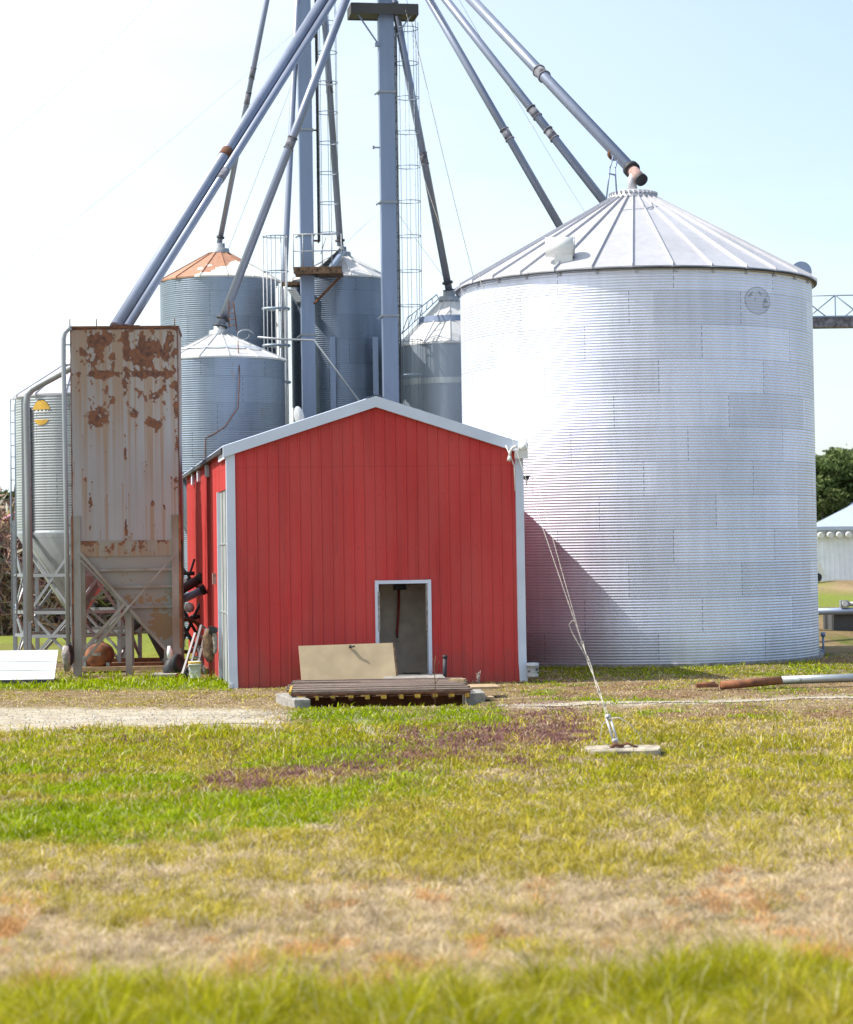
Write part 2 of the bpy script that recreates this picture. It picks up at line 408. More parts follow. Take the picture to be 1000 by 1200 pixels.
# kinds: 0 green, 1 lush, 2 olive/yellow-green, 3 straw, 4 purple, 5 red-brown, 6 orange, 7 bare soil/gravel, 8 sand
def weights(x, y):
    px, py = pix(x, y)
    wob = 26 * (fbm(x * 0.5, y * 0.5, 31, 4) - 0.5) * 2 * np.clip((py - 760) / 200, 0.25, 1.6)
    q = py + wob * 1.3 + (px - 500) * 0.045 + 30 * (fbm(x * 2.3, y * 1.9, 33, 3) - .5)
    n1 = fbm(x * 0.8, y * 0.8, 41, 4); n2 = fbm(x * 2.2, y * 1.6, 51, 3); n3 = fbm(x * 0.3, y * 0.3, 61, 3)
    W = np.zeros((9,) + np.shape(px))
    W[2] += 0.55 + 0.3 * n2; W[3] += 0.30 + 0.9 * np.clip(n1 - 0.45, 0, 1) * 3
    # near tall grass strip
    a = sm(1118, 1160, q + (px - 400) * 0.02); W[:, :] *= (1 - a * 0.9); W[0] += a * 1.3 + 0 * a; W[2] += a * 0.5
    # straw band
    b = sm(1028, 1052, q) * (1 - sm(1122, 1160, q)); W[2] *= (1 - 0.86 * b); W[0] *= (1 - 0.8 * b); W[3] += b * 2.2
    W[6] += b * 2.0 * sm(0.65, 0.73, fbm(x * 3.1 + 3, y * 2.6, 77, 2))
    # olive band
    c = sm(955, 985, q) * (1 - sm(1028, 1050, q)); W[2] += c * 0.5; W[3] += c * 0.5
    # yellow green mid field
    d = sm(868, 885, q) * (1 - sm(940, 985, q)); W[2] += 0.7 * d; W[3] += d * 0.5 * sm(0.45, 0.7, n3 + 0.2 * n1); W[0] += d * 0.35
    # lush left patches
    e = sm(0.44, 0.52, fbm(x * 0.6, y * 0.8, 83, 4)) * sm(560, 380, px) * sm(862, 880, q) * (1 - sm(945, 975, q)); W[1] += e * 4.0; W[3] *= (1 - 0.9 * e); W[2] *= 1 - .6 * e
    e2 = sm(838, 846, q) * (1 - sm(868, 880, q)) * sm(660, 420, px); W[0] += 1.2 * e2; W[1] += 0.5 * e2
    # purple flowering band running down to the left
    line = 922 - (px - 230) * 0.17; wd = 14 + 9 * sm(300, 520, px) + 10 * (n2 - 0.5)
    f = np.exp(-((py - line) / wd) ** 2) * sm(170, 300, px) * (1 - sm(650, 710, px)) * sm(0.26, 0.40, n1 + 0.15 * (n2 - .5) + .05)
    W[4] += 3.3 * f; W[5] += 0.8 * f; W[0] *= (1 - 0.6 * f); W[2] *= (1 - 0.7 * f); W[3] += f * 0.6
    f2 = sm(0.60, 0.7, fbm(x * 0.7, y * 0.7, 99, 3)) * sm(848, 858, py) * (1 - sm(900, 925, py)) * sm(700, 600, px); W[4] += 1.6 * f2
    # behind the track: dry grass, red-brown on the right, lush strip by the bins
    g = 1 - sm(836, 842, py + wob * 0.15)
    W[2] *= (1 - 0.6 * g); W[0] *= 1 - 0.8 * g; W[3] += 0.9 * g
    W[5] += g * 1.5 * sm(600, 680, px) * sm(0.38, 0.52, n1) + g * 0.7 * sm(0.5, 0.65, n2) * (1 - sm(600, 700, px))
    W[1] += g * 2.6 * sm(0.60, 0.68, fbm(x * 0.9, y * 1.1, 121, 3)) * sm(600, 640, px)
    l1 = sm(783, 787, py) * (1 - sm(801, 809, py)) * (1 - sm(262, 276, px)); W[1] += 5 * l1; W[3] *= 1 - .85 * l1; W[5] *= 1 - l1
    l2 = sm(774, 778, py) * (1 - sm(788, 793, py)) * sm(608, 620, px); W[0] += 1.5 * l2; W[1] += 1.3 * l2; W[5] *= 1 - 0.8 * l2
    # rim round the deck
    r = np.exp(-((py - 836) / 8) ** 2) * sm(330, 360, px) * (1 - sm(570, 600, px)); W *= 1 - .6 * r; W[1] += 4.0 * r
    # gravel track
    t1 = sm(826, 832, py + wob * 0.2) * (1 - sm(846, 853, py + wob * 0.25)) * (1 - sm(270, 350, px)); W *= (1 - 0.97 * t1); W[7] += 3 * t1
    tl = 828 - (px - 560) * 0.032
    t2 = np.exp(-((py + wob * 0.12 - tl) / 4.2) ** 2) * sm(400, 600, px) * (0.35 + 0.65 * sm(0.35, 0.5, n2)); t2 = t2 * sm(575, 610, px); W *= (1 - 0.9 * t2); W[7] += 2.2 * t2
    t3 = np.exp(-(((px - 425 - (py - 850) * 0.8) / 9) ** 2)) * np.exp(-((py - 850) / 12) ** 2); W *= 1 - .9 * t3; W[7] += 3 * t3
    u = sm(0.64, 0.72, fbm(x * 0.9 + 7, y * 0.9, 131, 3)) * sm(850, 880, py) * (1 - sm(1000, 1040, py)); W[7] += 0.7 * u; W[3] += u * 0.8
    # dark soil by the bins
    lf = sm(49.6, 51.2, y) * (1 - sm(57, 60, y)) * sm(-3.5, -4.8, x); W *= 1 - .95 * lf; W[5] += lf * (.3 + n1); W[7] += .5 * lf * n2
    fl_ = sm(59, 62, y) * sm(0, -3, x); W[2] += 2 * fl_
    # every kind of plant gathers in patches of its own, large and small
    for k in range(7):
        W[k] *= np.exp(3.4 * (fbm(x * .9, y * .75, 400 + 13 * k, 3) - .5) + 4.6 * (fbm(x * 3.3, y * 2.6, 500 + 13 * k, 2) - .5))
    s = sm(58, 66, y); W[2] += s * 1.2
    k = s * sm(6, 12, x) * sm(0.4, 0.52, fbm(x * 0.15, y * 0.09, 141, 3)); W[8] += k * 3.5
    return W / W.sum(0)
SOIL = np.array([(0.085, 0.085, 0.012), (0.075, 0.11, 0.006), (0.12, 0.10, 0.025), (0.21, 0.15, 0.085), (0.15, 0.085, 0.075),
                 (0.19, 0.125, 0.07), (0.30, 0.16, 0.07), (0.40, 0.35, 0.27), (0.38, 0.27, 0.16)])
def nonuni(lo, hi, step, far, grow=1.18):
    a = list(np.arange(lo, hi + step / 2, step)); s = step
    while a[-1] < far: s *= grow; a.append(a[-1] + s)
    s = step; b = []; v = lo
    while v > -far: s *= grow; v -= s; b.append(v)
    return np.array(b[::-1] + a)
gx = nonuni(-13, 13, 0.10, 900); gy = nonuni(12, 56, 0.10, 1500)
gy = gy[gy > -60]
GX, GY = np.meshgrid(gx, gy)
Wg = weights(GX, GY); Cg = np.tensordot(Wg, SOIL, axes=([0], [0]))
Cg *= (0.78 + 0.44 * fbm(GX * 3.1, GY * 3.1, 151, 3))[..., None]
fm = sm(57, 60, GY) * (0.35 + .65 * sm(.36, .56, fbm(GX * .25, GY * .12, 701, 4))) * (GX < 3) + sm(84, 92, GY) * (GX >= 3) * sm(.42, .52, fbm(GX * .12, GY * .07, 711, 3))
Cg = Cg * (1 - fm[..., None]) + np.array((.17, .20, .035)) * (.75 + .5 * fbm(GX * 1.1, GY * .5, 721, 4))[..., None] * fm[..., None]
ny, nx = GX.shape
def grid_mesh(name, X, Y, Z, m, attr=None, cols=None):
    ny, nx = X.shape
    me = bpy.data.meshes.new(name); nv = nx * ny
    me.vertices.add(nv); me.vertices.foreach_set('co', np.stack([X, Y, Z], -1).astype(np.float32).ravel())
    idx = np.arange(nv).reshape(ny, nx)
    q = np.stack([idx[:-1, :-1], idx[:-1, 1:], idx[1:, 1:], idx[1:, :-1]], -1).reshape(-1, 4)
    me.loops.add(q.size); me.loops.foreach_set('vertex_index', q.ravel().astype(np.int32))
    me.polygons.add(len(q)); me.polygons.foreach_set('loop_start', (np.arange(len(q)) * 4).astype(np.int32))
    me.polygons.foreach_set('loop_total', np.full(len(q), 4, np.int32))
    me.update(); me.validate()
    me.polygons.foreach_set('use_smooth', np.ones(len(me.polygons), bool))
    if attr:
        a = me.color_attributes.new(attr, 'FLOAT_COLOR', 'POINT')
        c = np.concatenate([cols.reshape(-1, 3), np.ones((nv, 1))], 1).astype(np.float32); a.data.foreach_set('color', c.ravel())
    me.materials.append(m); ob = bpy.data.objects.new(name, me); COL.objects.link(ob); return ob
def attr_mat(name, attr, rough=0.9, spec=0.2, bump=0.6, bscale=18, trans=0.0, vary=0.0):
    m = bpy.data.materials.new(name); m.use_nodes = True
    n, l = m.node_tree.nodes, m.node_tree.links; b = n['Principled BSDF']
    b.inputs['Roughness'].default_value = rough; b.inputs['Specular IOR Level'].default_value = spec
    a = n.new('ShaderNodeAttribute'); a.attribute_name = attr; out = a.outputs['Color']
    if vary:
        t = n.new('ShaderNodeTexCoord'); nz = n.new('ShaderNodeTexNoise'); nz.inputs['Scale'].default_value = 9; nz.inputs['Detail'].default_value = 8
        l.new(t.outputs['Object'], nz.inputs['Vector'])
        r = n.new('ShaderNodeMapRange'); r.inputs['From Min'].default_value = .3; r.inputs['From Max'].default_value = .7
        r.inputs['To Min'].default_value = 1 - vary; r.inputs['To Max'].default_value = 1 + vary; l.new(nz.outputs['Fac'], r.inputs['Value'])
        v = n.new('ShaderNodeVectorMath'); v.operation = 'SCALE'; l.new(out, v.inputs[0]); l.new(r.outputs[0], v.inputs['Scale']); out = v.outputs[0]
    l.new(out, b.inputs['Base Color'])
    if bump:
        t = n.new('ShaderNodeTexCoord'); nz = n.new('ShaderNodeTexNoise'); nz.inputs['Scale'].default_value = bscale; nz.inputs['Detail'].default_value = 6
        l.new(t.outputs['Object'], nz.inputs['Vector'])
        bp = n.new('ShaderNodeBump'); bp.inputs['Strength'].default_value = bump; bp.inputs['Distance'].default_value = 0.05
        l.new(nz.outputs['Fac'], bp.inputs['Height']); l.new(bp.outputs[0], b.inputs['Normal'])
    if trans:
        tr = n.new('ShaderNodeBsdfTranslucent'); l.new(out, tr.inputs[0]); mxs = n.new('ShaderNodeMixShader'); mxs.inputs[0].default_value = trans
        l.new(b.outputs[0], mxs.inputs[1]); l.new(tr.outputs[0], mxs.inputs[2]); l.new(mxs.outputs[0], n['Material Output'].inputs[0])
    return m
M_ground = attr_mat('meadow_soil', 'tone', 0.95, 0.1, 0.8, 22, vary=0.35)
ground = tag(grid_mesh('ground', GX, GY, H(GX, GY), M_ground, 'tone', Cg), kind='structure')

# gravel track: its own sheet lying on the ground, ragged along both edges
M_gravel = mat('track_gravel', (0.46, 0.40, 0.31), 0.95, 0, 0.3, 2.2, 0.0, 110, color2=(0.27, 0.22, 0.155))
def track(x0, x1, ylo, yhi, wob, seed):
    xs = np.arange(x0, x1, 0.08); n = 14
    lo = ylo(xs) + wob * (fbm(xs * 1.1, xs * 0, seed, 4) - 0.5); hi = yhi(xs) + wob * (fbm(xs * 0.9, xs * 0 + 5, seed + 3, 4) - 0.5)
    T = np.linspace(0, 1, n)[:, None]; Y = lo + (hi - lo) * T; X = np.broadcast_to(xs, Y.shape)
    return X.copy(), Y, H(X, Y) + 0.012
X, Y, Z = track(-30, -2.55, lambda x: 36.2 + sm(-6, -2.6, x) * 1.2, lambda x: 39.2 - sm(-5, -2.6, x) * 1.0, 1.0, 201)
tag(grid_mesh('gravel_track', X, Y, Z, M_gravel), kind='structure')
X, Y, Z = track(1.2, 26, lambda x: 40.0 + x * 0.14, lambda x: 40.0 + x * 0.14 + 0.55 * sm(1.2, 3, x), 0.5, 231)
tag(grid_mesh('gravel_track', X, Y, Z, M_gravel), kind='structure')

# loose stones on the track (uncountable)
rgp = np.random.default_rng(77); pm_ = MB(); px_ = []
for k in range(2600):
    if k < 2000: x = rgp.uniform(-12, -2.4); y = rgp.uniform(36.0, 39.6)
    else: x = rgp.uniform(1.2, 12); y = 40.2 + x * .14 + rgp.normal(0, .25)
    z = float(H(x, y)) + .014; a = rgp.uniform(.008, .028); j = rgp.uniform(.6, 1.3, 6) * a
    pm_.add([(x + j[0], y, z), (x, y + j[1], z), (x - j[2], y, z), (x, y - j[3], z), (x, y, z + j[4] * .7), (x, y, z - .02)], [(0, 1, 4), (1, 2, 4), (2, 3, 4), (3, 0, 4)])
tag(pm_.build('gravel_stones', mat('pebble', (.50, .46, .40), .9, 0, .4, 30)), 'loose pale stones scattered along the gravel track', 'gravel', kind='stuff')

# ------------------------------------------------------------------ grass blades (uncountable)
def blades(name, N, d0, d1, seed, hscale=1.0):
    rg = np.random.default_rng(seed)
    u = rg.random(N); p = 0.9        # more blades near the camera
    y = (d0 ** -p + u * (d1 ** -p - d0 ** -p)) ** (-1 / p)
    x = (rg.random(N) * 2 - 1) * (y * 0.215 + 1.0)
    # tufts: pull blades towards clump centres
    cx = np.round(x / 0.16 + rg.normal(0, .25, N)) * 0.16 + (_hash(np.round(x / .16), np.round(y / .2), 3) - .5) * .2
    cy = np.round(y / 0.2) * 0.2 + (_hash(np.round(x / .16), np.round(y / .2), 4) - .5) * .25
    tf = rg.random(N) < 0.45
    x = np.where(tf, cx + rg.normal(0, .03, N), x); y = np.where(tf, cy + rg.normal(0, .03, N), y)
    W = weights(x, y); cum = W.cumsum(0); r = rg.random(N); k = (r[None] > cum).sum(0); k = np.minimum(k, 8)
    px, py = pix(x, y)
    keep = rg.random(N) > np.choose(k, [0, 0, .05, .1, 0, .2, 0, .84, .8])
    keep &= ~((x > -2.55) & (x < 1.3) & (y > 40.75) & (y < 47))                      # deck and its pit
    keep &= ~((y > 46.7 + 0.15 * (x + 4.2)) & (x > -4.25) & (x < 2.1))              # inside the shed
    keep &= ~(((x - 5.46) ** 2 + (y - 57) ** 2) < 4.65 ** 2)
    keep &= ~((x > 2.25) & (x < 3.3) & (y > 30.6) & (y < 31.9) & (rg.random(N) > 0.1))
    x, y, k, px, py = x[keep], y[keep], k[keep], px[keep], py[keep]; tf = tf[keep]; N = len(x)
    base = np.array([(0.28, 0.29, 0.002), (0.24, 0.31, 0.002), (0.40, 0.33, 0.025), (0.52, 0.39, 0.21), (0.22, 0.09, 0.10),
                     (0.30, 0.16, 0.10), (0.60, 0.36, 0.16), (0.38, 0.33, 0.19), (0.42, 0.32, 0.2)])
    alt = np.array([(0.42, 0.40, 0.012), (0.33, 0.42, 0.002), (0.54, 0.44, 0.08), (0.62, 0.52, 0.38), (0.26, 0.15, 0.12),
                    (0.34, 0.21, 0.11), (0.60, 0.34, 0.14), (0.45, 0.4, 0.2), (0.5, 0.4, 0.25)])
    t = rg.random(N)[:, None]; c = base[k] * (1 - t) + alt[k] * t
    tid = _hash(np.round(x / .16), np.round(y / .2), 8); c *= (0.65 + 0.7 * rg.random(N))[:, None] * (0.78 + .44 * tid)[:, None]
    yl = (rg.random(N) < .07) & (k < 3); c[yl] = (0.66, 0.60, 0.36)
    hh = np.choose(k, [0.075, 0.07, 0.06, 0.05, 0.045, 0.04, 0.06, 0.025, 0.04]) * (1 - 0.45 * sm(35.5, 40, y)) * (1 + .25 * sm(26, 20, y)) * (0.6 + 0.8 * rg.random(N)) * hscale
    hh *= 0.45 + 1.2 * fbm(x * 1.2, y * 1.2, 301, 3)
    hh *= np.where(tf, 0.9 + 1.5 * _hash(np.round(x / .16), np.round(y / .2), 6) ** 3, .8)
    hh *= 1 + 0.65 * sm(16.6, 15.0, y) * (k != 3)                                    # taller strip by the road
    hh *= 1 - 0.35 * ((k == 3) & (y > 25))
    hh *= 1 + 1.2 * sm(47, 48, y) * sm(-4.1, -4.6, x) * (k == 1)
    wd = np.maximum(0.0055, 0.00038 * y) * (0.7 + 0.7 * rg.random(N)) * np.where(k == 3, 0.75, 1.0)
    az = rg.random(N) * 2 * np.pi; lean = np.abs(rg.normal(0, 0.8, N)) + np.where(k == 3, 0.8, 0.25)
    lean += 0
    dx, dy = np.cos(az), np.sin(az)
    fa = rg.normal(0, 0.6, N); sx, sy = np.cos(fa), np.sin(fa)                      # blade faces roughly along view
    z = H(x, y)
    def pt(tt, w, s):
        off = lean * hh * tt ** 2
        return np.stack([x + dx * off + s * sx * w, y + dy * off + s * sy * w, z + hh * tt * (1 - 0.25 * np.clip(lean, 0, 2) * tt * 0.8)], -1)
    V = np.stack([pt(0, wd / 2, -1), pt(0, wd / 2, 1), pt(0.55, wd * 0.42, 1), pt(0.55, wd * 0.42, -1), pt(1.0, 0, 0)], 1).astype(np.float32)
    me = bpy.data.meshes.new(name); me.vertices.add(N * 5); me.vertices.foreach_set('co', V.ravel())
    o = (np.arange(N) * 5)[:, None]
    loops = np.concatenate([o + 0, o + 1, o + 2, o + 3, o + 3, o + 2, o + 4], 1).astype(np.int32)
    me.loops.add(N * 7); me.loops.foreach_set('vertex_index', loops.ravel())
    ls = np.stack([np.arange(N) * 7, np.arange(N) * 7 + 4], 1).astype(np.int32)
    me.polygons.add(N * 2); me.polygons.foreach_set('loop_start', ls.ravel()); me.polygons.foreach_set('loop_total', np.tile([4, 3], N).astype(np.int32))
    me.update()
    a = me.color_attributes.new('tone', 'FLOAT_COLOR', 'POINT')
    cc = np.repeat(np.concatenate([c, np.ones((N, 1))], 1)[:, None], 5, 1).astype(np.float32)
    a.data.foreach_set('color', cc.ravel())
    me.materials.append(M_blade); ob = bpy.data.objects.new(name, me); COL.objects.link(ob)
    return ob
M_blade = attr_mat('blade', 'tone', 0.65, 0.10, 0, trans=0.3)
tag(blades('meadow_grass', 680000, 12.6, 57, 5), 'meadow of mixed green and straw coloured grass in front of the shed', 'grass', kind='stuff')

# ------------------------------------------------------------------ corrugated cylinders
def corr_wall(c, R, z0, z1, pitch=0.0677, amp=0.0062, n=96, rows=4, a0=0, a1=2 * math.pi):
    nr = int((z1 - z0) / pitch * rows); zs = np.linspace(z0, z1, nr + 1)
    prof = [(R + amp * math.cos(2 * math.pi * (z - z0) / pitch), z) for z in zs]
    return MB().lathe(c, prof, n, a0, a1)
def cone_roof(c, R, ze, rt, zt, ribs, ribh=0.05, ribw=0.05, over=0.1):
    """conical roof of flat sheets between standing ribs"""
    m = MB(); sl = (zt - ze) / (R - rt)
    Ro = R + over; zo = ze - sl * over; n = ribs
    for k in range(n):
        a, b = 2 * math.pi * k / n, 2 * math.pi * (k + 1) / n
        def pt(r, t, dz=0): return (c[0] + r * math.cos(t), c[1] + r * math.sin(t), ze + sl * (R - r) + dz)
        m.add([pt(Ro, a), pt(Ro, b), pt(rt, b), pt(rt, a)], [(0, 1, 2, 3)])
        m.add([pt(Ro, a), pt(Ro, b), pt(Ro, b, -0.05), pt(Ro, a, -0.05)], [(0, 3, 2, 1)])
        m.add([pt(Ro, a, -0.05), pt(Ro, b, -0.05), (c[0] + (R - .02) * math.cos(b), c[1] + (R - .02) * math.sin(b), zo - 0.06), (c[0] + (R - .02) * math.cos(a), c[1] + (R - .02) * math.sin(a), zo - 0.06)], [(0, 3, 2, 1)])
        # rib
        w0, w1 = ribw / 2, ribw / 2 * 0.6
        tx, ty = -math.sin(a), math.cos(a)
        def rp(r, s, w, dz):
            x, y, z = pt(r, a, dz); return (x + tx * w * s, y + ty * w * s, z)
        vs = [rp(Ro + .02, -1, w0, -.03), rp(Ro + .02, 1, w0, -.03), rp(Ro + .02, 1, w1, ribh), rp(Ro + .02, -1, w1, ribh),
              rp(rt, -1, w0 * .7, -.01), rp(rt, 1, w0 * .7, -.01), rp(rt, 1, w1 * .7, ribh), rp(rt, -1, w1 * .7, ribh)]
        m.hexa([vs[0], vs[1], vs[5], vs[4], vs[3], vs[2], vs[6], vs[7]])
    return m

# ------------------------------------------------------------------ the big grain bin
BC = (5.44, 57.0, 0.0); BR = 4.5; BZ = 9.49; BT = 11.86
bin_ = thing('grain_bin', (BC[0], BC[1], -0.05), 'huge shiny round corrugated steel grain bin right of the red shed', 'grain bin')
corr_wall(BC, BR, -0.1, BZ, n=176).build('wall', M_bin, bin_)
roof = cone_roof(BC, BR, BZ + 0.06, 0.42, BT, 30, 0.065, 0.032, 0.12).build('roof', M_roof, bin_)
cp = MB().lathe(BC, [(0.62, BT - .10), (0.60, BT + .02), (0.40, BT + .12), (0.0, BT + .14)], 30)
for k in range(30):
    t = 2 * math.pi * (k + .5) / 30
    cp.box((-.03, -.03, 0), (.03, .03, .06), lambda a, b, z: Vector((BC[0] + .60 * math.cos(t) + a, BC[1] + .60 * math.sin(t) + b, BT + z)))
cp.build('roof_cap', M_roof, bin_)
def roof_z(r): return BZ + .06 + (BT - BZ - .06) * (BR - r) / (BR - .42)
# gooseneck vent on the left front of the roof
vx, vy = BC[0] - 2.06, BC[1] - 3.54; vz = roof_z(4.1)
v1 = MB(); v1.box((vx - .20, vy - .18, vz - .22), (vx + .22, vy + .18, vz + .22)).tube([(vx - .42, vy, vz + .30), (vx + .26, vy - .05, vz + .30)], .245, 22)
vo_ = v1.build('roof_vent', M_frost, bin_); MB().tube([(vx + .262, vy - .05, vz + .30), (vx + .285, vy - .052, vz + .30)], .252, 22).build('end_disc', M_post, vo_)
vx, vy = BC[0] + 4.27, BC[1] + 0.35; vz = roof_z(4.28)
v2 = MB(); v2.box((vx - .22, vy - .1, vz - .12), (vx + .1, vy + .25, vz + .2)).tube([(vx + .04, vy - .3, vz + .16), (vx + .06, vy + .3, vz + .16)], .27, 24)
v2.build('roof_vent', M_casing, bin_)
MB().lathe(BC, [(BR + .10, BZ - .03), (BR + .135, BZ - .06), (BR + .125, BZ - .085), (BR + .01, BZ - .06)], 90).build('shaded_drip_edge', M_dark, bin_)  # drip lip coloured near black to carry the shade below the roof overhang
# little clips under the eave
cl = MB()
for k in range(30):
    t = 2 * math.pi * k / 30 + .02
    x, y = BC[0] + (BR + .02) * math.cos(t), BC[1] + (BR + .02) * math.sin(t)
    cl.box((x - .03, y - .03, BZ - .16), (x + .03, y + .03, BZ - .09))
build_each(cl, 'eave_clip', M_roof, bin_)
# foundation ring
MB().lathe(BC, [(BR + .12, -.1), (BR + .12, .04), (BR - .1, .05)], 64, smooth=False).build('foundation_ring', M_conc, bin_)
# A-frame stand on the roof carrying the long spout
af = MB()
p0, p1 = P(711, 232, 55.6), P(723, 228, 55.6); q0, q1 = P(715, 197, 55.6), P(721, 197, 55.6)
af.tube([p0, q0], .022, 6); af.tube([p1, q1], .022, 6); af.tube([P(713, 203, 55.6), P(721, 205, 55.6)], .022, 6)
af.tube([q0, P(719, 183, 55.9)], .022, 6); af.tube([q1, P(724, 188, 55.9)], .022, 6)
af.build('spout_stand', M_casing, bin_)

# ------------------------------------------------------------------ smaller silos
def silo(name, label, pxc, rpx, y_eave, y_peak, d, wall_m, roof_m, zb=0.0, ribs=14, collar=.2, seg=72, rt=.28, corrugated=True, y_base=None, cone=None, extra=None):
    """pxc, rpx: centre and half width in the photo; y_eave: eave at the front; d: distance of its axis"""
    c = P(pxc, 640, d); Rr = rpx / F * d
    ze = P(pxc, y_eave, d - Rr).z; zp = P(pxc, y_peak, d).z
    o = thing(name, (c.x, c.y, 0), label, 'silo')
    cc = (c.x, c.y, 0)
    zb = P(pxc, y_base, d - Rr).z if y_base else 0.0
    if corrugated: corr_wall(cc, Rr, zb, ze, n=seg).build('wall', wall_m, o)
    else: MB().lathe(cc, [(Rr, zb), (Rr, ze)], seg).build('wall', wall_m, o)
    cone_roof(cc, Rr, ze + .04, rt, zp - .08, ribs, .035, .04, .06).build('roof', roof_m, o)
    MB().lathe(cc, [(rt + .08, zp - .12), (rt + .06, zp + .04), (collar, zp + .06), (collar, zp + .22), (0, zp + .24)], 24).build('roof_cap', M_post, o)
    return o, cc, Rr, zb, ze, zp

siloA, cA, rA, _, zeA, zpA = silo('silo', 'tall corrugated silo with a rust brown stained cone roof at the back left', 261, 69.5, 322, 293, 74.5, M_silo, M_stroof)
siloB, cB, rB, _, zeB, zpB = silo('silo', 'tall blue grey corrugated silo behind the two square elevator legs, with a stair platform', 404, 59, 322, 297, 74.5, M_silo2, M_sroof)
siloC, cC, rC, _, zeC, zpC = silo('silo', 'smooth welded silo with domed pale roof peeping out left of the huge bin', 531, 60, 399, 349, 73, M_smooth, M_sroof, corrugated=False, ribs=12)
siloD, cD, rD, zbD, zeD, zpD = silo('silo', 'hopper bottomed corrugated silo with white cone roof between the rusty tower and the shed', 261, 75, 417, 389, 68.8, M_silo, M_sroof, y_base=556)
# welding seam and domed shoulder on silo C
MB().lathe(cC, [(rC + .012, P(500, 448, 71).z), (rC + .014, P(500, 441, 71).z)], 64).build('weld_band', M_silo_s, siloC)
MB().lathe(cC, [(rC * .62, zeC + (zpC - zeC) * .42 + .05), (rC * .60, zeC + (zpC - zeC) * .55 + .05)], 48).build('roof_band', M_casing, siloC)
# inspection ladder-like rails on silo C's roof
rl = MB(); a, b = P(471, 391, 71.2), P(514, 350, 72.3); rl.tube([a, b], .02, 6); rl.tube([P(478, 372, 71.2), P(512, 345, 72.3)], .02, 6)
for k in range(7):
    t = k / 6; rl.tube([a.lerp(b, t), P(478, 372, 71.2).lerp(P(512, 345, 72.3), t)], .015, 5)
rl.build('roof_ladder', M_cage, siloC)
# blue band on silo D's roof, stiffener columns on silo B
MB().lathe(cD, [(rD * .74, zeD + (zpD - zeD) * .30 + .05), (rD * .69, zeD + (zpD - zeD) * .36 + .05)], 64).build('roof_band', M_barnroof, siloD)
for px in (390, 440):
    p = P(px, 395, 72.78 if px == 390 else 72.9)
    MB().box((p.x - .09, p.y - .12, 0), (p.x + .09, p.y + .02, p.z)).build('stiffener', M_casing, siloB)
# hopper and legs of silo D
MB().lathe(cD, [(rD, zbD), (rD + .03, zbD - .06), (.3, zbD - 3.3), (.3, zbD - 3.7)], 56).build('hopper', M_silo2, siloD)
for k in range(8):
    t = 2 * math.pi * (k + .3) / 8; x, y = cD[0] + (rD + .06) * math.cos(t), cD[1] + (rD + .06) * math.sin(t)
    MB().box((x - .06, y - .06, -.1), (x + .06, y + .06, zbD + .1)).build('leg', M_post, siloD)
# thin conduit winding down silo D
yb = cD[1] - rD
MB().tube([P(279, 400, 67.3), P(281, 440, 66.82), P(279, 478, 66.8), P(264, 500, 66.8), P(250, 509, 66.8), P(241, 513, 66.78), P(240, 545, 66.78), P(240, 575, 66.8)], .016, 6).build('conduit', M_rust, siloD)

def emblem_on(c, R, a0, zc, w, h, o, worn=False):
    """oval emblem hugging the wall: yellow caps above and below a white lettering band"""
    def patch(fn, name, m, off):
        mb = MB(); n = 14
        for i in range(n):
            s0, s1 = -1 + 2 * i / n, -1 + 2 * (i + 1) / n
            l0, h0 = fn(s0); l1, h1 = fn(s1)
            if h0 - l0 < 1e-4 and h1 - l1 < 1e-4: continue
            def q(s, z):
                t = a0 + s * w / R; return (c[0] + (R + off) * math.sin(t), c[1] - (R + off) * math.cos(t), zc + z * h)
            mb.add([q(s0, l0), q(s1, l1), q(s1, h1), q(s0, h0)], [(0, 1, 2, 3)])
        return mb.build(name, m, o)
    el = lambda s: math.sqrt(max(0, 1 - s * s))
    patch(lambda s: (.25 + .0 * s, max(.25, el(s))), 'emblem_cap', M_logo, .012)
    patch(lambda s: (min(-.55, -el(s)) if el(s) > .55 else -.55, -.55), 'emblem_cap', M_logo, .012)
    def letters(s):
        on = int((s + 1) * 14 / 2) % 3 != 2 and abs(s) < .8
        return (0.02, .22) if on else (0, 0)
    patch(letters, 'emblem_band', M_white, .014)
    patch(lambda s: (el(s) * .99 - .05, el(s) * 1.06) if abs(s) < .97 else (0, 0), 'emblem_rim', M_dark, .009)

# ------------------------------------------------------------------ left hopper silo on a braced frame
LS, cL, rL, zbL, zeL, zpL = silo('silo', 'small corrugated silo with steep steel hopper on a braced frame at the left edge', 90, 69, 460, 424, 58, M_silo_s, M_roof, y_base=622, ribs=12, seg=64)
emblem_on(cL, rL, -.44, P(50, 484, 56.8).z, .27, .32, LS)
MB().lathe(cL, [(rL, zbL), (rL + .03, zbL - .05), (.24, zbL - 2.15), (.24, zbL - 2.5)], 56).build('hopper', M_silo_s, LS)
Lring = []
for k in range(8):
    t = -math.pi / 2 - R_(40) + k * math.pi / 4
    x, y = cL[0] + (rL + .07) * math.cos(t), cL[1] + (rL + .07) * math.sin(t); Lring.append((x, y))
    MB().box((x - .05, y - .05, -.1), (x + .05, y + .05, zbL + (3.2 if k == 0 else .3))).build('leg', M_post, LS)
br = MB()
zz = [0.15, 1.05, 2.25, 3.25]
for k in range(8):
    (x0, y0), (x1, y1) = Lring[k], Lring[(k + 1) % 8]
    for z in (.75, 1.35, 2.3): br.bar((x0, y0, z), (x1, y1, z), .05, .08)
    for j, (za, zb2) in enumerate(((.1, 1.35), (1.35, 2.95))):
        br.bar((x0, y0, za), (x1, y1, zb2), .035, .07); br.bar((x0, y0 + .04, zb2), (x1, y1 + .04, za), .035, .07)
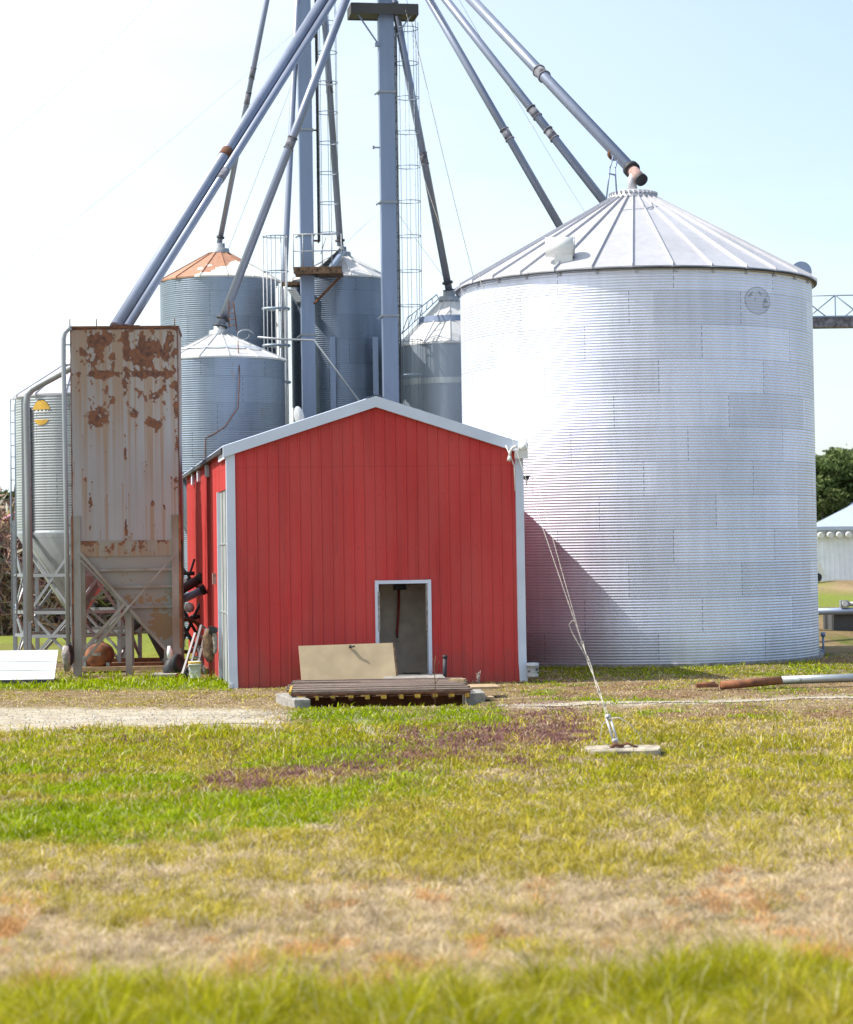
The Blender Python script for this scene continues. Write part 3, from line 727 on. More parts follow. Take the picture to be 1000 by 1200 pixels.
build_each(br, 'brace', M_post, LS)
# tall front post pair and caged ladder on the outer side
MB().box((P(27, 640, 56).x - .05, 56.2, -.1), (P(27, 640, 56).x + .04, 56.30, zeL - .1)).build('post', M_post, LS)
lad = MB(); lx0, lx1 = P(13.5, 640, 57).x, P(19, 640, 57).x
zt, zb_ = P(16, 468, 57).z, P(16, 725, 57).z
for x in (lx0, lx1): lad.tube([(x, 57, zb_), (x, 57, zt)], .02, 6)
for k in range(20): lad.tube([(lx0, 57, zb_ + (zt - zb_) * k / 19), (lx1, 57, zb_ + (zt - zb_) * k / 19)], .01, 5)
lad.tube([(lx1, 57, zb_ + .2), (cL[0] - rL, 57.6, zb_ + .35)], .02, 5); lad.tube([(lx0, 57, P(0, 676, 57).z), (cL[0] - rL - .0, 57.6, P(0, 676, 57).z)], .02, 5)
lad.build('ladder', M_cage, LS)

# fill pipe with elbows: from the rusty tower to the silo and down
fp = MB(); fp.tube([P(92, 424, 54.6), P(84, 431, 54.8), P(45, 452, 55.2), P(37, 457, 55.2), P(32, 463, 55.2), P(31, 475, 55.2), P(33.5, 600, 55.3), P(36, 728, 55.4)], .085, 14)
single(fp, 'fill_pipe', M_post, P(36, 728, 55.4), 'grey elbowed pipe sloping off the rusty tower and dropping along the left silo', 'pipe')

# ------------------------------------------------------------------ rusty square bin on legs
TO = P(84.5, 644, 52); TO.z = 0
TT = frame_T(TO, R_(4.5))
TWD, TDP = 2.52, 2.3
zT = lambda y: P(140, y, 52).z
rb = thing('rusty_hopper_bin', tuple(TT(TWD / 2, TDP / 2, 0)), 'tall square steel bin streaked with rust, standing on legs', 'grain bin')
def wear_panel(T3, W, z0, z1, m=240, n=520, seed=1, blobs=(), edge=True, base=(0.31, 0.31, 0.32), rows=()):
    u = np.linspace(0, 1, m); v = np.linspace(0, 1, n)       # v from the top down
    U, V = np.meshgrid(u, v); Hh = z1 - z0
    X = U * W; Y = V * Hh
    nn = fbm(X * 6.0, Y * 3.6, seed, 6); n2 = fbm(X * 15, Y * 13, seed + 5, 4)
    f = np.zeros_like(X)
    for (bu, bv, ru, rv, s) in blobs:
        dd = np.sqrt(((U - bu) / ru) ** 2 + ((V - bv) / rv) ** 2)
        f = np.maximum(f, s * np.exp(-dd ** 2 * 0.9))
    f = f + 0.10 * np.exp(-V / 0.35)
    r = f * 1.15 + 0.16 * np.exp(-V / 0.3) + (nn - 0.5) * (1.05 + .75 * np.exp(-V / .3)) + (n2 - .5) * .8
    rust = sm(0.40, 0.48, r)
    if edge:
        ed = np.exp(-np.minimum(U, 1 - U) * W / 0.035) + np.exp(-V * Hh / 0.05)
        rust = np.maximum(rust, sm(0.30, 0.55, ed * (0.55 + nn * .8)))
    # streaks run down from rust
    cn_ = fbm(X * 16, X * 0 + 1, seed + 9, 3)
    st = np.zeros_like(rust); cur = np.zeros(m)
    for i in range(n):
        cur = np.maximum(cur * (0.984 + 0.012 * cn_[i]), rust[i]); st[i] = cur
    st = np.clip(st * (0.45 + 1.3 * sm(.3, .65, cn_)) + 0.25 * np.exp(-V / .25) * sm(.4, .6, cn_), 0, 1) * (1 - rust)
    b = np.array(base); c = np.broadcast_to(b, X.shape + (3,)).copy()
    c *= (0.86 + .28 * fbm(X * 2, Y * .5, seed + 21, 4))[..., None]
    tanc = np.array((0.27, 0.155, 0.075)); rc = np.array((0.075, 0.026, 0.016)); rc2 = np.array((0.20, 0.072, 0.026))
    if edge: wsh = (.42 * np.exp(-V / .22) * (.5 + nn))[..., None]; c = c * (1 - wsh) + np.array((.32, .26, .19)) * wsh
    c = c * (1 - .72 * st[..., None]) + tanc * (.72 * st[..., None])
    t = np.clip(n2 * 2 - .55, 0, 1)[..., None]; rr = rc * (1 - t) + rc2 * t
    c = c * (1 - rust[..., None]) + rr * rust[..., None]
    O = [T3(a, 0) for a in (0, 1)]
    p00, p10 = T3(0, z0), T3(W, z0)
    XX = p00.x + (p10.x - p00.x) * U; YY = p00.y + (p10.y - p00.y) * U
    # a few millimetres of buckling in the sheet
    nb = (fbm(X * .8, Y * .8, seed + 33, 3) - .5) * 0.03
    d = (p10 - p00).normalized(); nx_, ny_ = d.y, -d.x
    o = ORG[rb.name]
    return XX + nx_ * nb - o[0], YY + ny_ * nb - o[1], z1 - V * Hh - o[2], c
zb0, zt0 = zT(634), zT(384)
blobs = [(.25, .10, .10, .055, .55), (.72, .105, .13, .06, .62), (.52, .10, .035, .14, .8), (.30, .215, .28, .014, .55), (.72, .215, .30, .018, .62),
         (.62, .16, .20, .05, .38), (.80, .30, .07, .05, .45), (.25, .43, .10, .05, .56), (.78, .45, .13, .03, .62), (.58, .40, .07, .03, .35), (.17, .80, .02, .05, .5), (.17, .93, .02, .02, .4),
         (.50, .57, .012, .10, .45), (.50, .93, .012, .08, .45), (.86, .84, .035, .02, .62), (.87, .16, .06, .1, .4), (.50, .25, .03, .12, .4), (.97, .3, .03, .5, .35), (.75, .82, .02, .02, .5), (.40, .16, .05, .08, .3)]
X, Y, Z, C_ = wear_panel(lambda u, z: TT(u, 0, z), TWD, zb0, zt0, seed=3, blobs=blobs)
tank = grid_mesh('tank', X, Y, Z, M_rusty, 'wear', C_); tank.parent = rb; ORG[tank.name] = ORG[rb.name]
X, Y, Z, C_ = wear_panel(lambda u, z: TT(TWD, u, z), TDP, zb0, zt0, m=80, n=260, seed=13, blobs=[(.1, .3, .2, .5, .5)])
s2 = grid_mesh('side_panel', X, Y, Z, M_rusty, 'wear', C_); s2.parent = rb
mb = MB(); mb.add([TT(0, 0, zb0), TT(0, TDP, zb0), TT(0, TDP, zt0), TT(0, 0, zt0)], [(0, 3, 2, 1)]).add([TT(0, TDP, zb0), TT(TWD, TDP, zb0), TT(TWD, TDP, zt0), TT(0, TDP, zt0)], [(0, 3, 2, 1)])
mb.build('side_panel', M_grime, rb)
mb = MB().box((-.03, -.03, zt0), (TWD + .03, TDP + .03, zt0 + .05), TT).box((.95, .5, zt0 + .05), (1.6, 1.2, zt0 + .12), TT)
for u in (.0, .62, 2.45): mb.tube([TT(u, 0, zt0), TT(u, 0, zt0 + .22)], .012, 5)
mb.build('lid', M_rust, rb)
# lower band, hopper (slopes from the left down to an outlet at the right)
zb1 = zT(652); zo = zT(764)
X, Y, Z, C_ = wear_panel(lambda u, z: TT(u + .2, -.02, z), TWD - .36, zb1, zb0 + .01, m=200, n=40, seed=23, edge=False, base=(.25, .235, .20), blobs=[(.5, .5, .5, .5, .12)])
o_ = grid_mesh('lower_band', X, Y, Z, M_rusty, 'wear', C_); o_.parent = rb
hx0, hx1 = .22, 2.36
n = 160; vv = np.linspace(0, 1, n); uu = np.linspace(0, 1, 160); U, V = np.meshgrid(uu, vv)
lft = hx0 + (2.16 - hx0) * V; XU = lft + (hx1 - lft) * U; ZV = zb1 + (zo - zb1) * V
r = fbm(XU * 3, ZV * 3, 71, 5); r2 = fbm(XU * 14, ZV * 14, 75, 3)
bl = .06 + .85 * np.exp(-((XU - 2.05) / .3) ** 2 - ((ZV - 1.1) / .35) ** 2) + .50 * np.exp(-((XU - 1.65) / .6) ** 2 - ((ZV - 1.78) / .10) ** 2) + .2 * np.exp(-((XU - 1.15) / .08) ** 2 - ((ZV - 2.4) / .4) ** 2)
ru = sm(.40, .52, bl + (r - .5) * 1.0 + (r2 - .5) * 1.1)
base = np.array((.27, .27, .265)) * (.88 + .24 * fbm(XU, ZV, 81, 3))[..., None]
C_ = base * (1 - .75 * ru[..., None]) + np.array((.27, .15, .05)) * (.75 * ru[..., None])
pts = np.array([[tuple(TT(float(a), .0, 0)) for a in row] for row in XU[:, [0, -1]]])
XX = pts[:, 0, 0][:, None] + (pts[:, 1, 0] - pts[:, 0, 0])[:, None] * U; YY = pts[:, 0, 1][:, None] + (pts[:, 1, 1] - pts[:, 0, 1])[:, None] * U
o = ORG[rb.name]
# the front of the hopper leans back as it goes down
inset = .75 * V
YY = YY + inset * .55
hp = grid_mesh('hopper', XX - o[0], YY - o[1], ZV - o[2], M_rusty, 'wear', C_); hp.parent = rb
mb = MB()
f0 = TT(hx0, 0, zb1); f1 = TT(2.16, .41, zo); f2 = TT(hx1, .41, zo); f3 = TT(hx1, 0, zb1); b0 = TT(hx0, TDP, zb1); b1 = TT(2.16, .9, zo); b2 = TT(hx1, .9, zo); b3 = TT(hx1, TDP, zb1)
mb.add([f0, f1, f2, f3, b0, b1, b2, b3], [(0, 4, 5, 1), (4, 7, 6, 5), (3, 2, 6, 7), (0, 3, 7, 4)])
mb.build('hopper_back', M_grime, rb)
mb = MB()
for yy in (668, 688, 712):
    z = zT(yy); v = (z - zb1) / (zo - zb1); l0 = hx0 + (2.16 - hx0) * v
    mb.bar(TT(l0, .41 * v - .03, z), TT(hx1, .41 * v - .03, z), .06, .06)
mb.build('hopper_rib', M_grime, rb)
MB().box((2.1, .35, .02), (2.4, .95, zo + .02), TT).build('outlet', M_grime, rb)
# legs
X, Y, Z, C_ = wear_panel(lambda u, z: TT(u, -.04, z), .2, -.1, zb0 + .6, m=24, n=240, seed=43, base=(.34, .34, .35), blobs=[(.1, .5, .5, .8, .35)], edge=False)
for (u, w, h, ww) in ((.0, 0, zb0 + .6, .2), (TWD - .2, 0, zb0 + .6, .2), (0, TDP - .1, zb0, .14), (TWD - .14, TDP - .1, zb0, .14), (1.22, 0, zT(712), .15), (1.15, TDP - .1, zT(690), .15)):
    MB().box((u, w - .035, -.1), (u + ww, w + .08, h), TT).build('leg', M_grime, rb)
rst = MB().box((-.012, -.045, .3), (.03, .05, zb0 + .6), TT).box((TWD - .035, -.05, .6), (TWD + .02, .05, zb0 + .6), TT)
build_each(rst, 'rust_edge', M_orange, rb)
mb = MB()
A = lambda px, y, w=-.08: TT((px - 84.5) / 50.0, w, zT(y))
mb.bar(A(95, 648, -.1), A(199, 770, -.1), .07, .05, (0, 1, 0)); mb.bar(A(95, 656, -.02), A(190, 760, -.02), .05, .05, (0, 1, 0))
mb.bar(A(147, 706, -.1), A(98, 760, -.1), .07, .06, (0, 1, 0)); mb.bar(A(151, 710, -.16), A(98, 774, -.16), .06, .06, (0, 1, 0))
mb.bar(A(205, 650, -.14), A(148, 714, -.14), .035, .03, (0, 1, 0))
mb.bar(A(95, 716, TDP), A(148, 768, TDP), .06, .04, (0, 1, 0)); mb.bar(A(98, 740, TDP), A(146, 740, TDP), .05, .07); mb.bar(A(98, 705, TDP), A(150, 672, TDP), .05, .05)
mb.bar(A(95, 766, TDP), A(148, 712, TDP), .05, .04); mb.bar(A(130, 746, TDP), A(200, 746, TDP), .05, .06)
build_each(mb, 'brace', M_grime, rb)
# side ladder with a looped-over rail
ladb = MB(); d_ = 52.0
rail = [P(84, 384, d_), P(80, 385.5, d_), P(76, 390, d_), P(74.5, 397, d_), P(74.5, 420, d_), P(77.5, 600, d_), P(80.5, 783, d_)]
ladb.tube(rail, .055, 12)
o_ = ladb.build('ladder', M_post, rb)
rg_ = MB()
for k in range(15):
    y = 404 + k * 23.5; x = 74.5 + (y - 400) * .0157
    rg_.tube([P(x, y, d_), P(x + 10, y, d_ + .05)], .016, 6)
build_each(rg_, 'rung', M_post, o_)

# ------------------------------------------------------------------ bucket elevators (square legs)
LEG_T = R_(9)
def elevator(label, pxl, pxr, d, collars, ztop, lad_px, cage_y, wdir=1):
    c = P((pxl + pxr) / 2, 460, d); w = (pxr - pxl) / F * d * .97
    o = thing('bucket_elevator', (c.x, c.y, 0), label, 'grain elevator')
    T = frame_T((c.x, c.y, 0), LEG_T)
    mb = MB().box((-w / 2, -.16, -.1), (w / 2, .2, ztop), T)
    mb.build('casing', M_casing, o)
    cl = MB()
    for y in collars:
        z = P(c.x, y, d).z; cl.box((-w / 2 - .035, -.20, z - .035), (w / 2 + .035, .24, z + .035), T)
        cl.bar(T(-w / 2 - .16, -.1, z - .1), T(-w / 2 - .02, -.1, z + .0), .05)
    build_each(cl, 'collar', M_post, o)
    return o, T, w, c
def cage_ladder(parent, T, u0, w0, r, z0, z1, step=.72, nv=7, rw=.19, side=1, solid=True):
    """ladder on the leg's side with a hooped safety cage, both as children"""
    l = MB()
    for s in (-1, 1): l.bar(T(u0, w0 + s * rw, z0), T(u0, w0 + s * rw, z1), .05 if solid else .03)
    z = z0
    while z < z1: l.tube([T(u0, w0 - rw, z), T(u0, w0 + rw, z)], .012, 5); z += .3
    lo = l.build('ladder', M_dark if solid else M_cage, parent)
    c = MB(); z = z0 + .3; cen = u0 + side * r
    while z < z1 + .2:
        c.tube([T(cen + r * math.cos(t) * side, w0 + r * math.sin(t), z) for t in [math.pi * 2 * k / 20 for k in range(21)]], .014, 5, cap=False); z += step
    for k in range(nv):
        t = -2.4 + 4.8 * k / (nv - 1)
        c.tube([T(cen + r * math.cos(t) * side, w0 + r * math.sin(t), z0 + .3), T(cen + r * math.cos(t) * side, w0 + r * math.sin(t), z1 + .1)], .009, 4)
    c.build('cage', M_cage, lo)
E1, T1, w1, c1 = elevator('nearer square steel elevator leg rising over the shed ridge to a platform', 449, 467.5, 71, (115, 244, 377), 24.2, 0, 0)
cage_ladder(E1, T1, w1 / 2 + .05, .02, .38, 2.5, P(480, 28, 71).z, step=1.12)
E2, T2, w2, c2 = elevator('farther square steel elevator leg standing between the two tall silos', 354, 370, 72.5, (158, 281, 398), 25.5, 0, 0)
cage_ladder(E2, T2, w2 / 2 + .22, .3, .34, P(380, 282, 72.5).z, 25.0, step=1.0, nv=6)
st = MB(); z1_ = P(380, 282, 72.5).z
st.bar(T2(w2 / 2, .3, z1_ + .05), T2(w2 / 2 + .25, .3, z1_ + .05), .06)
for y in (150, 40): st.bar(T2(w2 / 2, .3, P(380, y, 72.5).z), T2(w2 / 2 + .25, .3, P(380, y, 72.5).z), .05)
build_each(st, 'ladder_bracket', M_rust, E2)
# platform on top of the nearer leg with struts
zp0 = P(452, 19, 71).z
pl = MB().box((-1.15, -.45, zp0), (-.22, .5, zp0 + .05), T1).box((.28, -.45, zp0), (.98, .5, zp0 + .05), T1)
pl.bar(T1(-1.15, -.46, zp0 + .14), T1(.98, -.46, zp0 + .14), .06, .34).bar(T1(-1.15, .5, zp0 + .14), T1(.98, .5, zp0 + .14), .06, .34)
pl.bar(T1(-1.15, -.46, zp0 + .14), T1(-1.15, .5, zp0 + .14), .06, .34).bar(T1(.98, -.46, zp0 + .14), T1(.98, .5, zp0 + .14), .06, .34)
for k in range(6): pl.bar(T1(-1.0 + k * .36, -.4, zp0 + .1), T1(-1.0 + k * .36, .45, zp0 + .1), .03, .08)
pl.build('platform', M_frame_dark, E1)
sr = MB().bar(T1(-.95, -.3, zp0), T1(-.25, -.12, zp0 - .95), .04).bar(T1(.80, -.3, zp0), T1(.25, -.12, zp0 - .75), .04).box((-.36, -.2, zp0 - 1.0), (-.22, 0, zp0 - .88), T1)
build_each(sr, 'strut', M_casing, E1)
z_ = P(444, 173, 71).z; MB().bar(T1(-.42, 0, z_), T1(-.2, 0, z_), .05).box((-.48, -.05, z_ - .05), (-.42, .05, z_ + .05), T1).build('bracket', M_post, E1)
# distributor heads where the spouts meet (just over the top of the view)
D1 = P(446, -88, 70.2); D2 = P(357, -160, 71.8)
for E_, D_ in ((E1, D1), (E2, D2)):
    MB().lathe((D_.x, D_.y, D_.z), [(0, .55), (.35, .5), (.42, .1), (.42, -.1), (.25, -.3), (0, -.32)], 24).build('distributor', M_casing, E_)

# ------------------------------------------------------------------ spouts
def spout(label, top, end, r, joints=(), kink=None, boot=True, m=None):
    pts = [Vector(top)] + ([Vector(kink)] if kink else []) + [Vector(end)]
    o = thing('grain_spout', tuple(end), label, 'spout', 'grain spouts fanning out from the elevator heads')
    MB().tube(pts, r, 16).build('tube', m or M_spout, o)
    a, b = pts[-2], pts[-1]; d = (b - a).normalized(); fl = MB()
    if boot:
        fl.tube([b - d * .30, b - d * .22], r * 1.5, 14); fl.tube([b - d * .03, b + Vector((0, 0, -.02))], r * 1.7, 14)
        fl.build('flange', M_dark, o)
    for t in joints:
        p = a.lerp(b, t); MB().tube([p - d * .20, p + d * .20], r * 1.08, 14).tube([p - d * .20, p - d * .17], r * 1.25, 14).tube([p + d * .17, p + d * .20], r * 1.25, 14).build('joint', M_joint, o)
    return o
dirD = lambda D_, e: (Vector(D_) + (Vector(e) - Vector(D_)).normalized() * .25)
def towards(D_, px0, py0, dd, e):
    """start of a spout: on the line from e through the seen pixel, near the head"""
    return P(px0, py0, dd)
e = TT(TWD * .40, TDP * .45, zt0 + .12)
sp1 = spout('thickest grain spout, a doubled pipe slanting down to the rusty square bin', P(447, -108, 70.5), e, .155, (), None, boot=False)
tr = MB(); a, b = P(457, -106, 70.5), TT(TWD * .40 + .27, TDP * .45, zt0 + .12); tr.tube([a, b], .105, 12); tr.build('second_tube', M_spout, sp1)
d0 = (b - a).normalized(); jt = MB(); pj = P(287, 132, 57.3); pc = P(447, -108, 70.5)
t_ = .655; pp = pc.lerp(e, t_); jt.tube([pp - d0 * .18, pp + d0 * .18], .165, 14); jt.build('joint', M_rust, sp1)
pp = a.lerp(b, .70); MB().tube([pp - d0 * .25, pp + d0 * .25], .115, 14).build('joint', M_joint, sp1)
spout('grain spout running down to the white cone roof of the silo beside the rusty bin', P(443, -98, 70.4), (cD[0], cD[1], zpD + .18), .135, (.56,))
spout('thin grain spout reaching the brown stained silo roof', P(352, -200, 72), (cA[0], cA[1], zpA + .18), .09, (.58, .64))
spout('thin near vertical grain spout dropping between the two tall silos', P(356, -150, 72), P(333.5, 500, 73.2), .10, (.35,), P(333.5, 322, 73.2), boot=False)
spout('thin steep grain spout ending on the pale roof beside the stair platform', P(366, -190, 72), (cB[0], cB[1], zpB + .18), .11, (.6,))
spout('steep grain spout landing on the domed silo left of the huge bin', P(443, -98, 70.4), (cC[0], cC[1], zpC + .25), .12, (.24, .64))
spout('leftmost of three long parallel grain spouts, vanishing behind the huge bin roof', P(443, -105, 70.4), P(672, 292, 68), .125, (.67,))
spout('middle of three long parallel grain spouts, ending behind the huge bin roof', P(445, -100, 70.4), P(722, 254, 66), .13, (.67, .74))
pe = P(741, 199, 57.2)
s9 = spout('rightmost long grain spout ending in a boot over the peak of the huge bin', P(452, -108, 70.2), pe, .155, (.68,), boot=False)
d9 = (pe - P(452, -108, 70.2)).normalized()
MB().tube([pe - d9 * .1, pe + d9 * .02], .22, 16).build('flange', M_dark, s9)
MB().tube([pe, pe + d9 * .52], .15, 16).build('dead_end_boot', M_boot, s9)
MB().tube([pe + d9 * .50, pe + d9 * .58], .17, 16).build('end_cap', M_dark, s9)
pd = pe + d9 * .2
MB().tube([pd, Vector((BC[0] - .03, BC[1], BT + .42)), Vector((BC[0], BC[1], BT + .1))], [.13, .11, .13], 14).build('drop_tube', M_roof, s9)
pk = P(720, 180, 58.0); MB().tube([pk - d9 * .06, pk + d9 * .06], .18, 14).build('hanger', M_rust, s9)

# ------------------------------------------------------------------ caged ladder and catwalk between the tall silos
cw = thing('caged_ladder', tuple(P(320, 640, 72)), 'free standing caged ladder in front of the tall brown roofed silo', 'ladder')
ORG[cw.name] = tuple(cw.location)
Tc = frame_T((P(327, 640, 72).x, 72.0, 0), 0)
lm = MB(); zt1, zb1_ = P(327, 277, 72).z, P(327, 500, 72).z
for u in (-.38, -.26, -.12, .02, .2, .34, .38): lm.tube([Tc(u, -.3 + .3 * abs(u), zb1_ - 3), Tc(u, -.3 + .3 * abs(u), zt1)], .018, 5)
lm.build('rail', M_post, cw)
hm = MB()
for y, th in ((277, .02), (318, .02), (362, .05), (405, .05), (448, .05)):
    z = P(327, y, 72).z; hm.tube([Tc(.42 * math.cos(t), .32 * math.sin(t), z) for t in [2 * math.pi * k / 20 for k in range(21)]], th, 6, cap=False)
build_each(hm, 'hoop', M_cage, cw)
for k in range(3): MB().tube([Tc(.06 + .11 * k, .1, 0), Tc(.06 + .11 * k, .1, P(327, 335, 72).z)], .03 if k else .045, 8).build('conduit', M_frost if k != 1 else M_dark, cw)
# stair platform at silo B
pf = thing('stair_platform', tuple(P(372, 500, 71.8)), 'brown steel landing with railing fixed high on the right hand tall silo', 'platform')
zf = P(372, 318, 71.8).z; xa, xb = P(345, 300, 71.8).x, P(401, 300, 71.8).x
MB().box((xa, 71.3, zf - .06), (xb, 72.8, zf + .02)).bar((xa, 71.28, zf - .02), (xb, 71.28, zf - .02), .05, .22).build('deck', M_brown, pf)
r_ = MB()
for k, x in enumerate(np.linspace(xa, xb, 6)): r_.tube([(x, 71.3, zf), (x, 71.3, zf + 1.15)], .018, 5)
for h in (.6, 1.15): r_.tube([(xa, 71.3, zf + h), (xb, 71.3, zf + h)], .018, 5)
r_.tube([P(376, 298, 71.4), P(382, 278, 71.4)], .015, 5); r_.build('railing', M_post, pf)
MB().bar(P(398, 325, 71.4), P(368, 356, 72.4), .06).build('strut', M_rust, pf)
MB().bar(P(386, 316, 71.4), P(401, 296, 72.6), .12, .12).build('inclined_duct', M_casing, pf)
# stairs going up the silo roof
sm_ = MB(); a, b = P(370, 322, 72.2), P(399, 294, 73.8)
for w in (-.25, .25): sm_.bar(a + Vector((0, w, 0)), b + Vector((0, w, 0)), .04, .12)
for k in range(9): q = a.lerp(b, k / 8); sm_.box((q.x - .1, q.y - .25, q.z - .015), (q.x + .1, q.y + .25, q.z + .015))
sm_.build('stair', M_dark, pf)
# catwalk bridging the silos, with striped steps
bw = thing('catwalk', tuple(P(350, 332, 73)), 'short catwalk bridging the gap between the two tall silos', 'catwalk')
zc = P(345, 334, 73).z
MB().box((P(329, 330, 73).x, 72.9, zc), (P(356, 330, 73).x, 73.6, zc + .1)).build('deck', M_brown, bw)
s_ = MB()
for k in range(7):
    q = P(342 + k * 1.6, 340 + k * 2.2, 72.7); s_.box((q.x - .12, q.y - .25, q.z - .02), (q.x + .14, q.y + .25, q.z + .02))
s_.build('step', M_frost, bw)
# conduit with a kink running across the legs
cd = MB().tube([P(302, 395, 70.4), P(330, 397.5, 70.4), P(368, 398.5, 70.4), P(430, 482, 68.5)], .035, 8)
single(cd, 'conduit', M_post, P(420, 470, 69), 'kinked pale conduit slanting from the far elevator leg down behind the shed roof', 'pipe')
# curled loop on silo D's roof edge, and hatch rods
single(MB().tube([P(284 + 8 * math.cos(t) + 5 * (t / 6), 392 + 5.5 * math.sin(t), 68.2) for t in np.linspace(0, 6.2, 22)], .02, 6), 'hose_loop', M_post, P(286, 392, 68.2), 'thin curled hose on the white cone roof', 'hose')
hr = MB().tube([P(268, 352, 68.2), P(268.5, 384, 68.5)], .02, 5).tube([P(273.5, 354, 68.2), P(278, 388, 68.5)], .02, 5)
for k in range(4): hr.tube([P(268.3, 360 + 7 * k, 68.3), P(275 + k * .8, 360 + 7 * k, 68.3)], .012, 5)
single(hr, 'roof_ladder', M_rust, P(270, 388, 68.5), 'short rusty ladder standing on the peak of the white cone roof', 'ladder')
# satellite-like white dish poking up behind the shed roof
dd = MB(); c_ = P(351, 488, 66.6)
dd.lathe((c_.x, c_.y, c_.z), [(0, .02), (.2, .0), (.26, -.03)], 20)
pv = MB()
for v in dd.v:
    x, y, z = v[0] - c_.x, v[1] - c_.y, v[2] - c_.z
    pv.v.append((c_.x + x * .62 + z * .3, c_.y - z, c_.z + y * 1.15 - x * .35))
pv.f = dd.f; pv.sm = dd.sm
pv.tube([P(343, 478, 66.7), P(345, 505, 66.7)], .03, 6)
single(pv, 'dish', M_white, tuple(c_), 'small white dish and stub pipe poking up behind the shed roof', 'dish')

# ------------------------------------------------------------------ guy wires
def wire(label, a, b, r=.011, sag=.3, m=None):
    a, b = Vector(a), Vector(b); pts = [a.lerp(b, t) + Vector((0, 0, -4 * sag * t * (1 - t))) for t in np.linspace(0, 1, 14)]
    single(MB().tube(pts, r, 5), 'guy_wire', m or M_wire, tuple(b), label, 'cable', 'thin guy cables steadying the elevator legs')
anc = P(722, 872, 31.0)
joint = P(682, 752, 33.0)
wire('left one of two guy cables rising from the anchor splice across the huge bin', joint, T1(.3, -.2, P(450, 115, 71).z), .0045, .05, M_rope)
wire('right one of two guy cables rising from the anchor splice across the huge bin', joint, T1(.6, -.2, P(450, 10, 71).z), .0045, .05, M_rope)
wire('guy cable falling left of the near leg past the stair platform', T1(-.2, 0, P(450, 244, 71).z), P(180, 470, 90), .007, .3)
wire('guy cable sweeping from the near leg far out to the upper left', P(453, -60, 71), P(-30, 350, 95), .007, .3)
wire('faint guy cable in the sky at the upper left corner', P(300, -140, 72), P(-20, 180, 80), .006, .6)
wire('guy cable dropping to the right of the near leg behind the domed silo', T1(.2, 0, P(450, 244, 71).z), P(620, 440, 92), .007, .3)
wire('long guy cable high over the huge bin roof', P(505, -60, 71), P(800, 420, 98), .007, .5)
wire('steep guy cable between the caged ladder and the leftmost parallel spout', P(470, -30, 71), P(575, 400, 88), .010, .3)
wire('guy cable slanting left behind the far leg', P(400, -60, 73), P(215, 420, 88), .010, .3)

# anchor pad with turnbuckle
pad = MB(); pc_ = P(732, 884, 31.0)
xs0, xs1 = P(688, 880, 31).x, P(776, 880, 31).x
n = 26; vs = []
for k in range(n):
    t = 2 * math.pi * k / n; rx = (xs1 - xs0) / 2 * (1 + .05 * math.sin(5 * t) + random.uniform(-.03, .03)); ry = .42 * (1 + random.uniform(-.04, .04))
    se = lambda v, p: math.copysign(abs(v) ** p, v)
    vs.append(((xs0 + xs1) / 2 + rx * se(math.cos(t), .55), 31.15 + ry * se(math.sin(t), .55)))
gz = float(H(2.8, 31.1))
V0 = [(x, y, gz - .1) for x, y in vs] + [(x, y, gz + .075) for x, y in vs] + [(xs0 + (x - xs0) * .985 + .008, 31.15 + (y - 31.15) * .96, gz + .09) for x, y in vs]
Fs = [(k, (k + 1) % n, n + (k + 1) % n, n + k) for k in range(n)] + [(n + k, n + (k + 1) % n, 2 * n + (k + 1) % n, 2 * n + k) for k in range(n)] + [tuple(2 * n + k for k in range(n))]
pad.add(V0, Fs)
pad.v = [(a, b, c) for a, b, c in pad.v]
single(pad, 'concrete_pad', mat('weathered_pad', (.42, .36, .28), .9, 0, .3, 6, .3, 40), ((xs0 + xs1) / 2, 31.15, 0), 'irregular concrete pad in the grass anchoring the guy cables', 'concrete pad')
ga = thing('guy_anchor', tuple(anc), 'galvanised turnbuckle and twisted cable ends fixed on the concrete pad', 'cable anchor')
base_p = P(724, 881, 31.1); base_p.z = gz + .09
up_ = P(712, 838, 31.3); axd = (up_ - base_p).normalized()
tb = MB(); side = Vector((1, 0, 0))
for s in (-1, 1): tb.tube([base_p + axd * .12 + side * .028 * s, base_p + axd * .46 + side * .028 * s], .017, 8)
tb.tube([base_p + axd * .09, base_p + axd * .13], .045, 10).tube([base_p + axd * .45, base_p + axd * .50], .042, 10).tube([base_p, base_p + axd * .1], .022, 8)
tb.build('turnbuckle', M_roof, ga)
MB().tube([base_p + Vector((-.10, 0, .0)), base_p + Vector((-.02, 0, .05)), base_p + Vector((.08, 0, 0))], .028, 8).tube([base_p + Vector((.0, 0.02, .0)), base_p + Vector((.14, .05, .06)), base_p + Vector((.28, 0, .0))], .02, 6).build('eye_bolt', M_rust, ga)
cb = MB(); top_ = base_p + axd * .5
for k in range(2):
    pts = []
    for t in np.linspace(0, 1, 30):
        q = top_.lerp(joint, t); ph = t * 9 + k * math.pi; pts.append(q + Vector((math.cos(ph) * .014, math.sin(ph) * .014, 0)))
    cb.tube(pts, .006, 6)
for t in (.12, .3, .72, .98): q = top_.lerp(joint, t); cb.box((q.x - .022, q.y - .02, q.z - .018), (q.x + .022, q.y + .02, q.z + .018))
cb.tube([top_.lerp(joint, .72), P(671, 742, 33), P(667, 732, 33), P(671, 727, 33), joint.lerp(P(675, 728, 33), .9)], .006, 6)
cb.build('cable_splice', M_rope, ga)
lp = MB()
lp.tube([base_p + Vector((-.04, 0, 0)), base_p + Vector((-.16, 0, .05)), P(703, 868, 31.1), P(706, 850, 31.1), P(712, 843, 31.2)], .0045, 5)
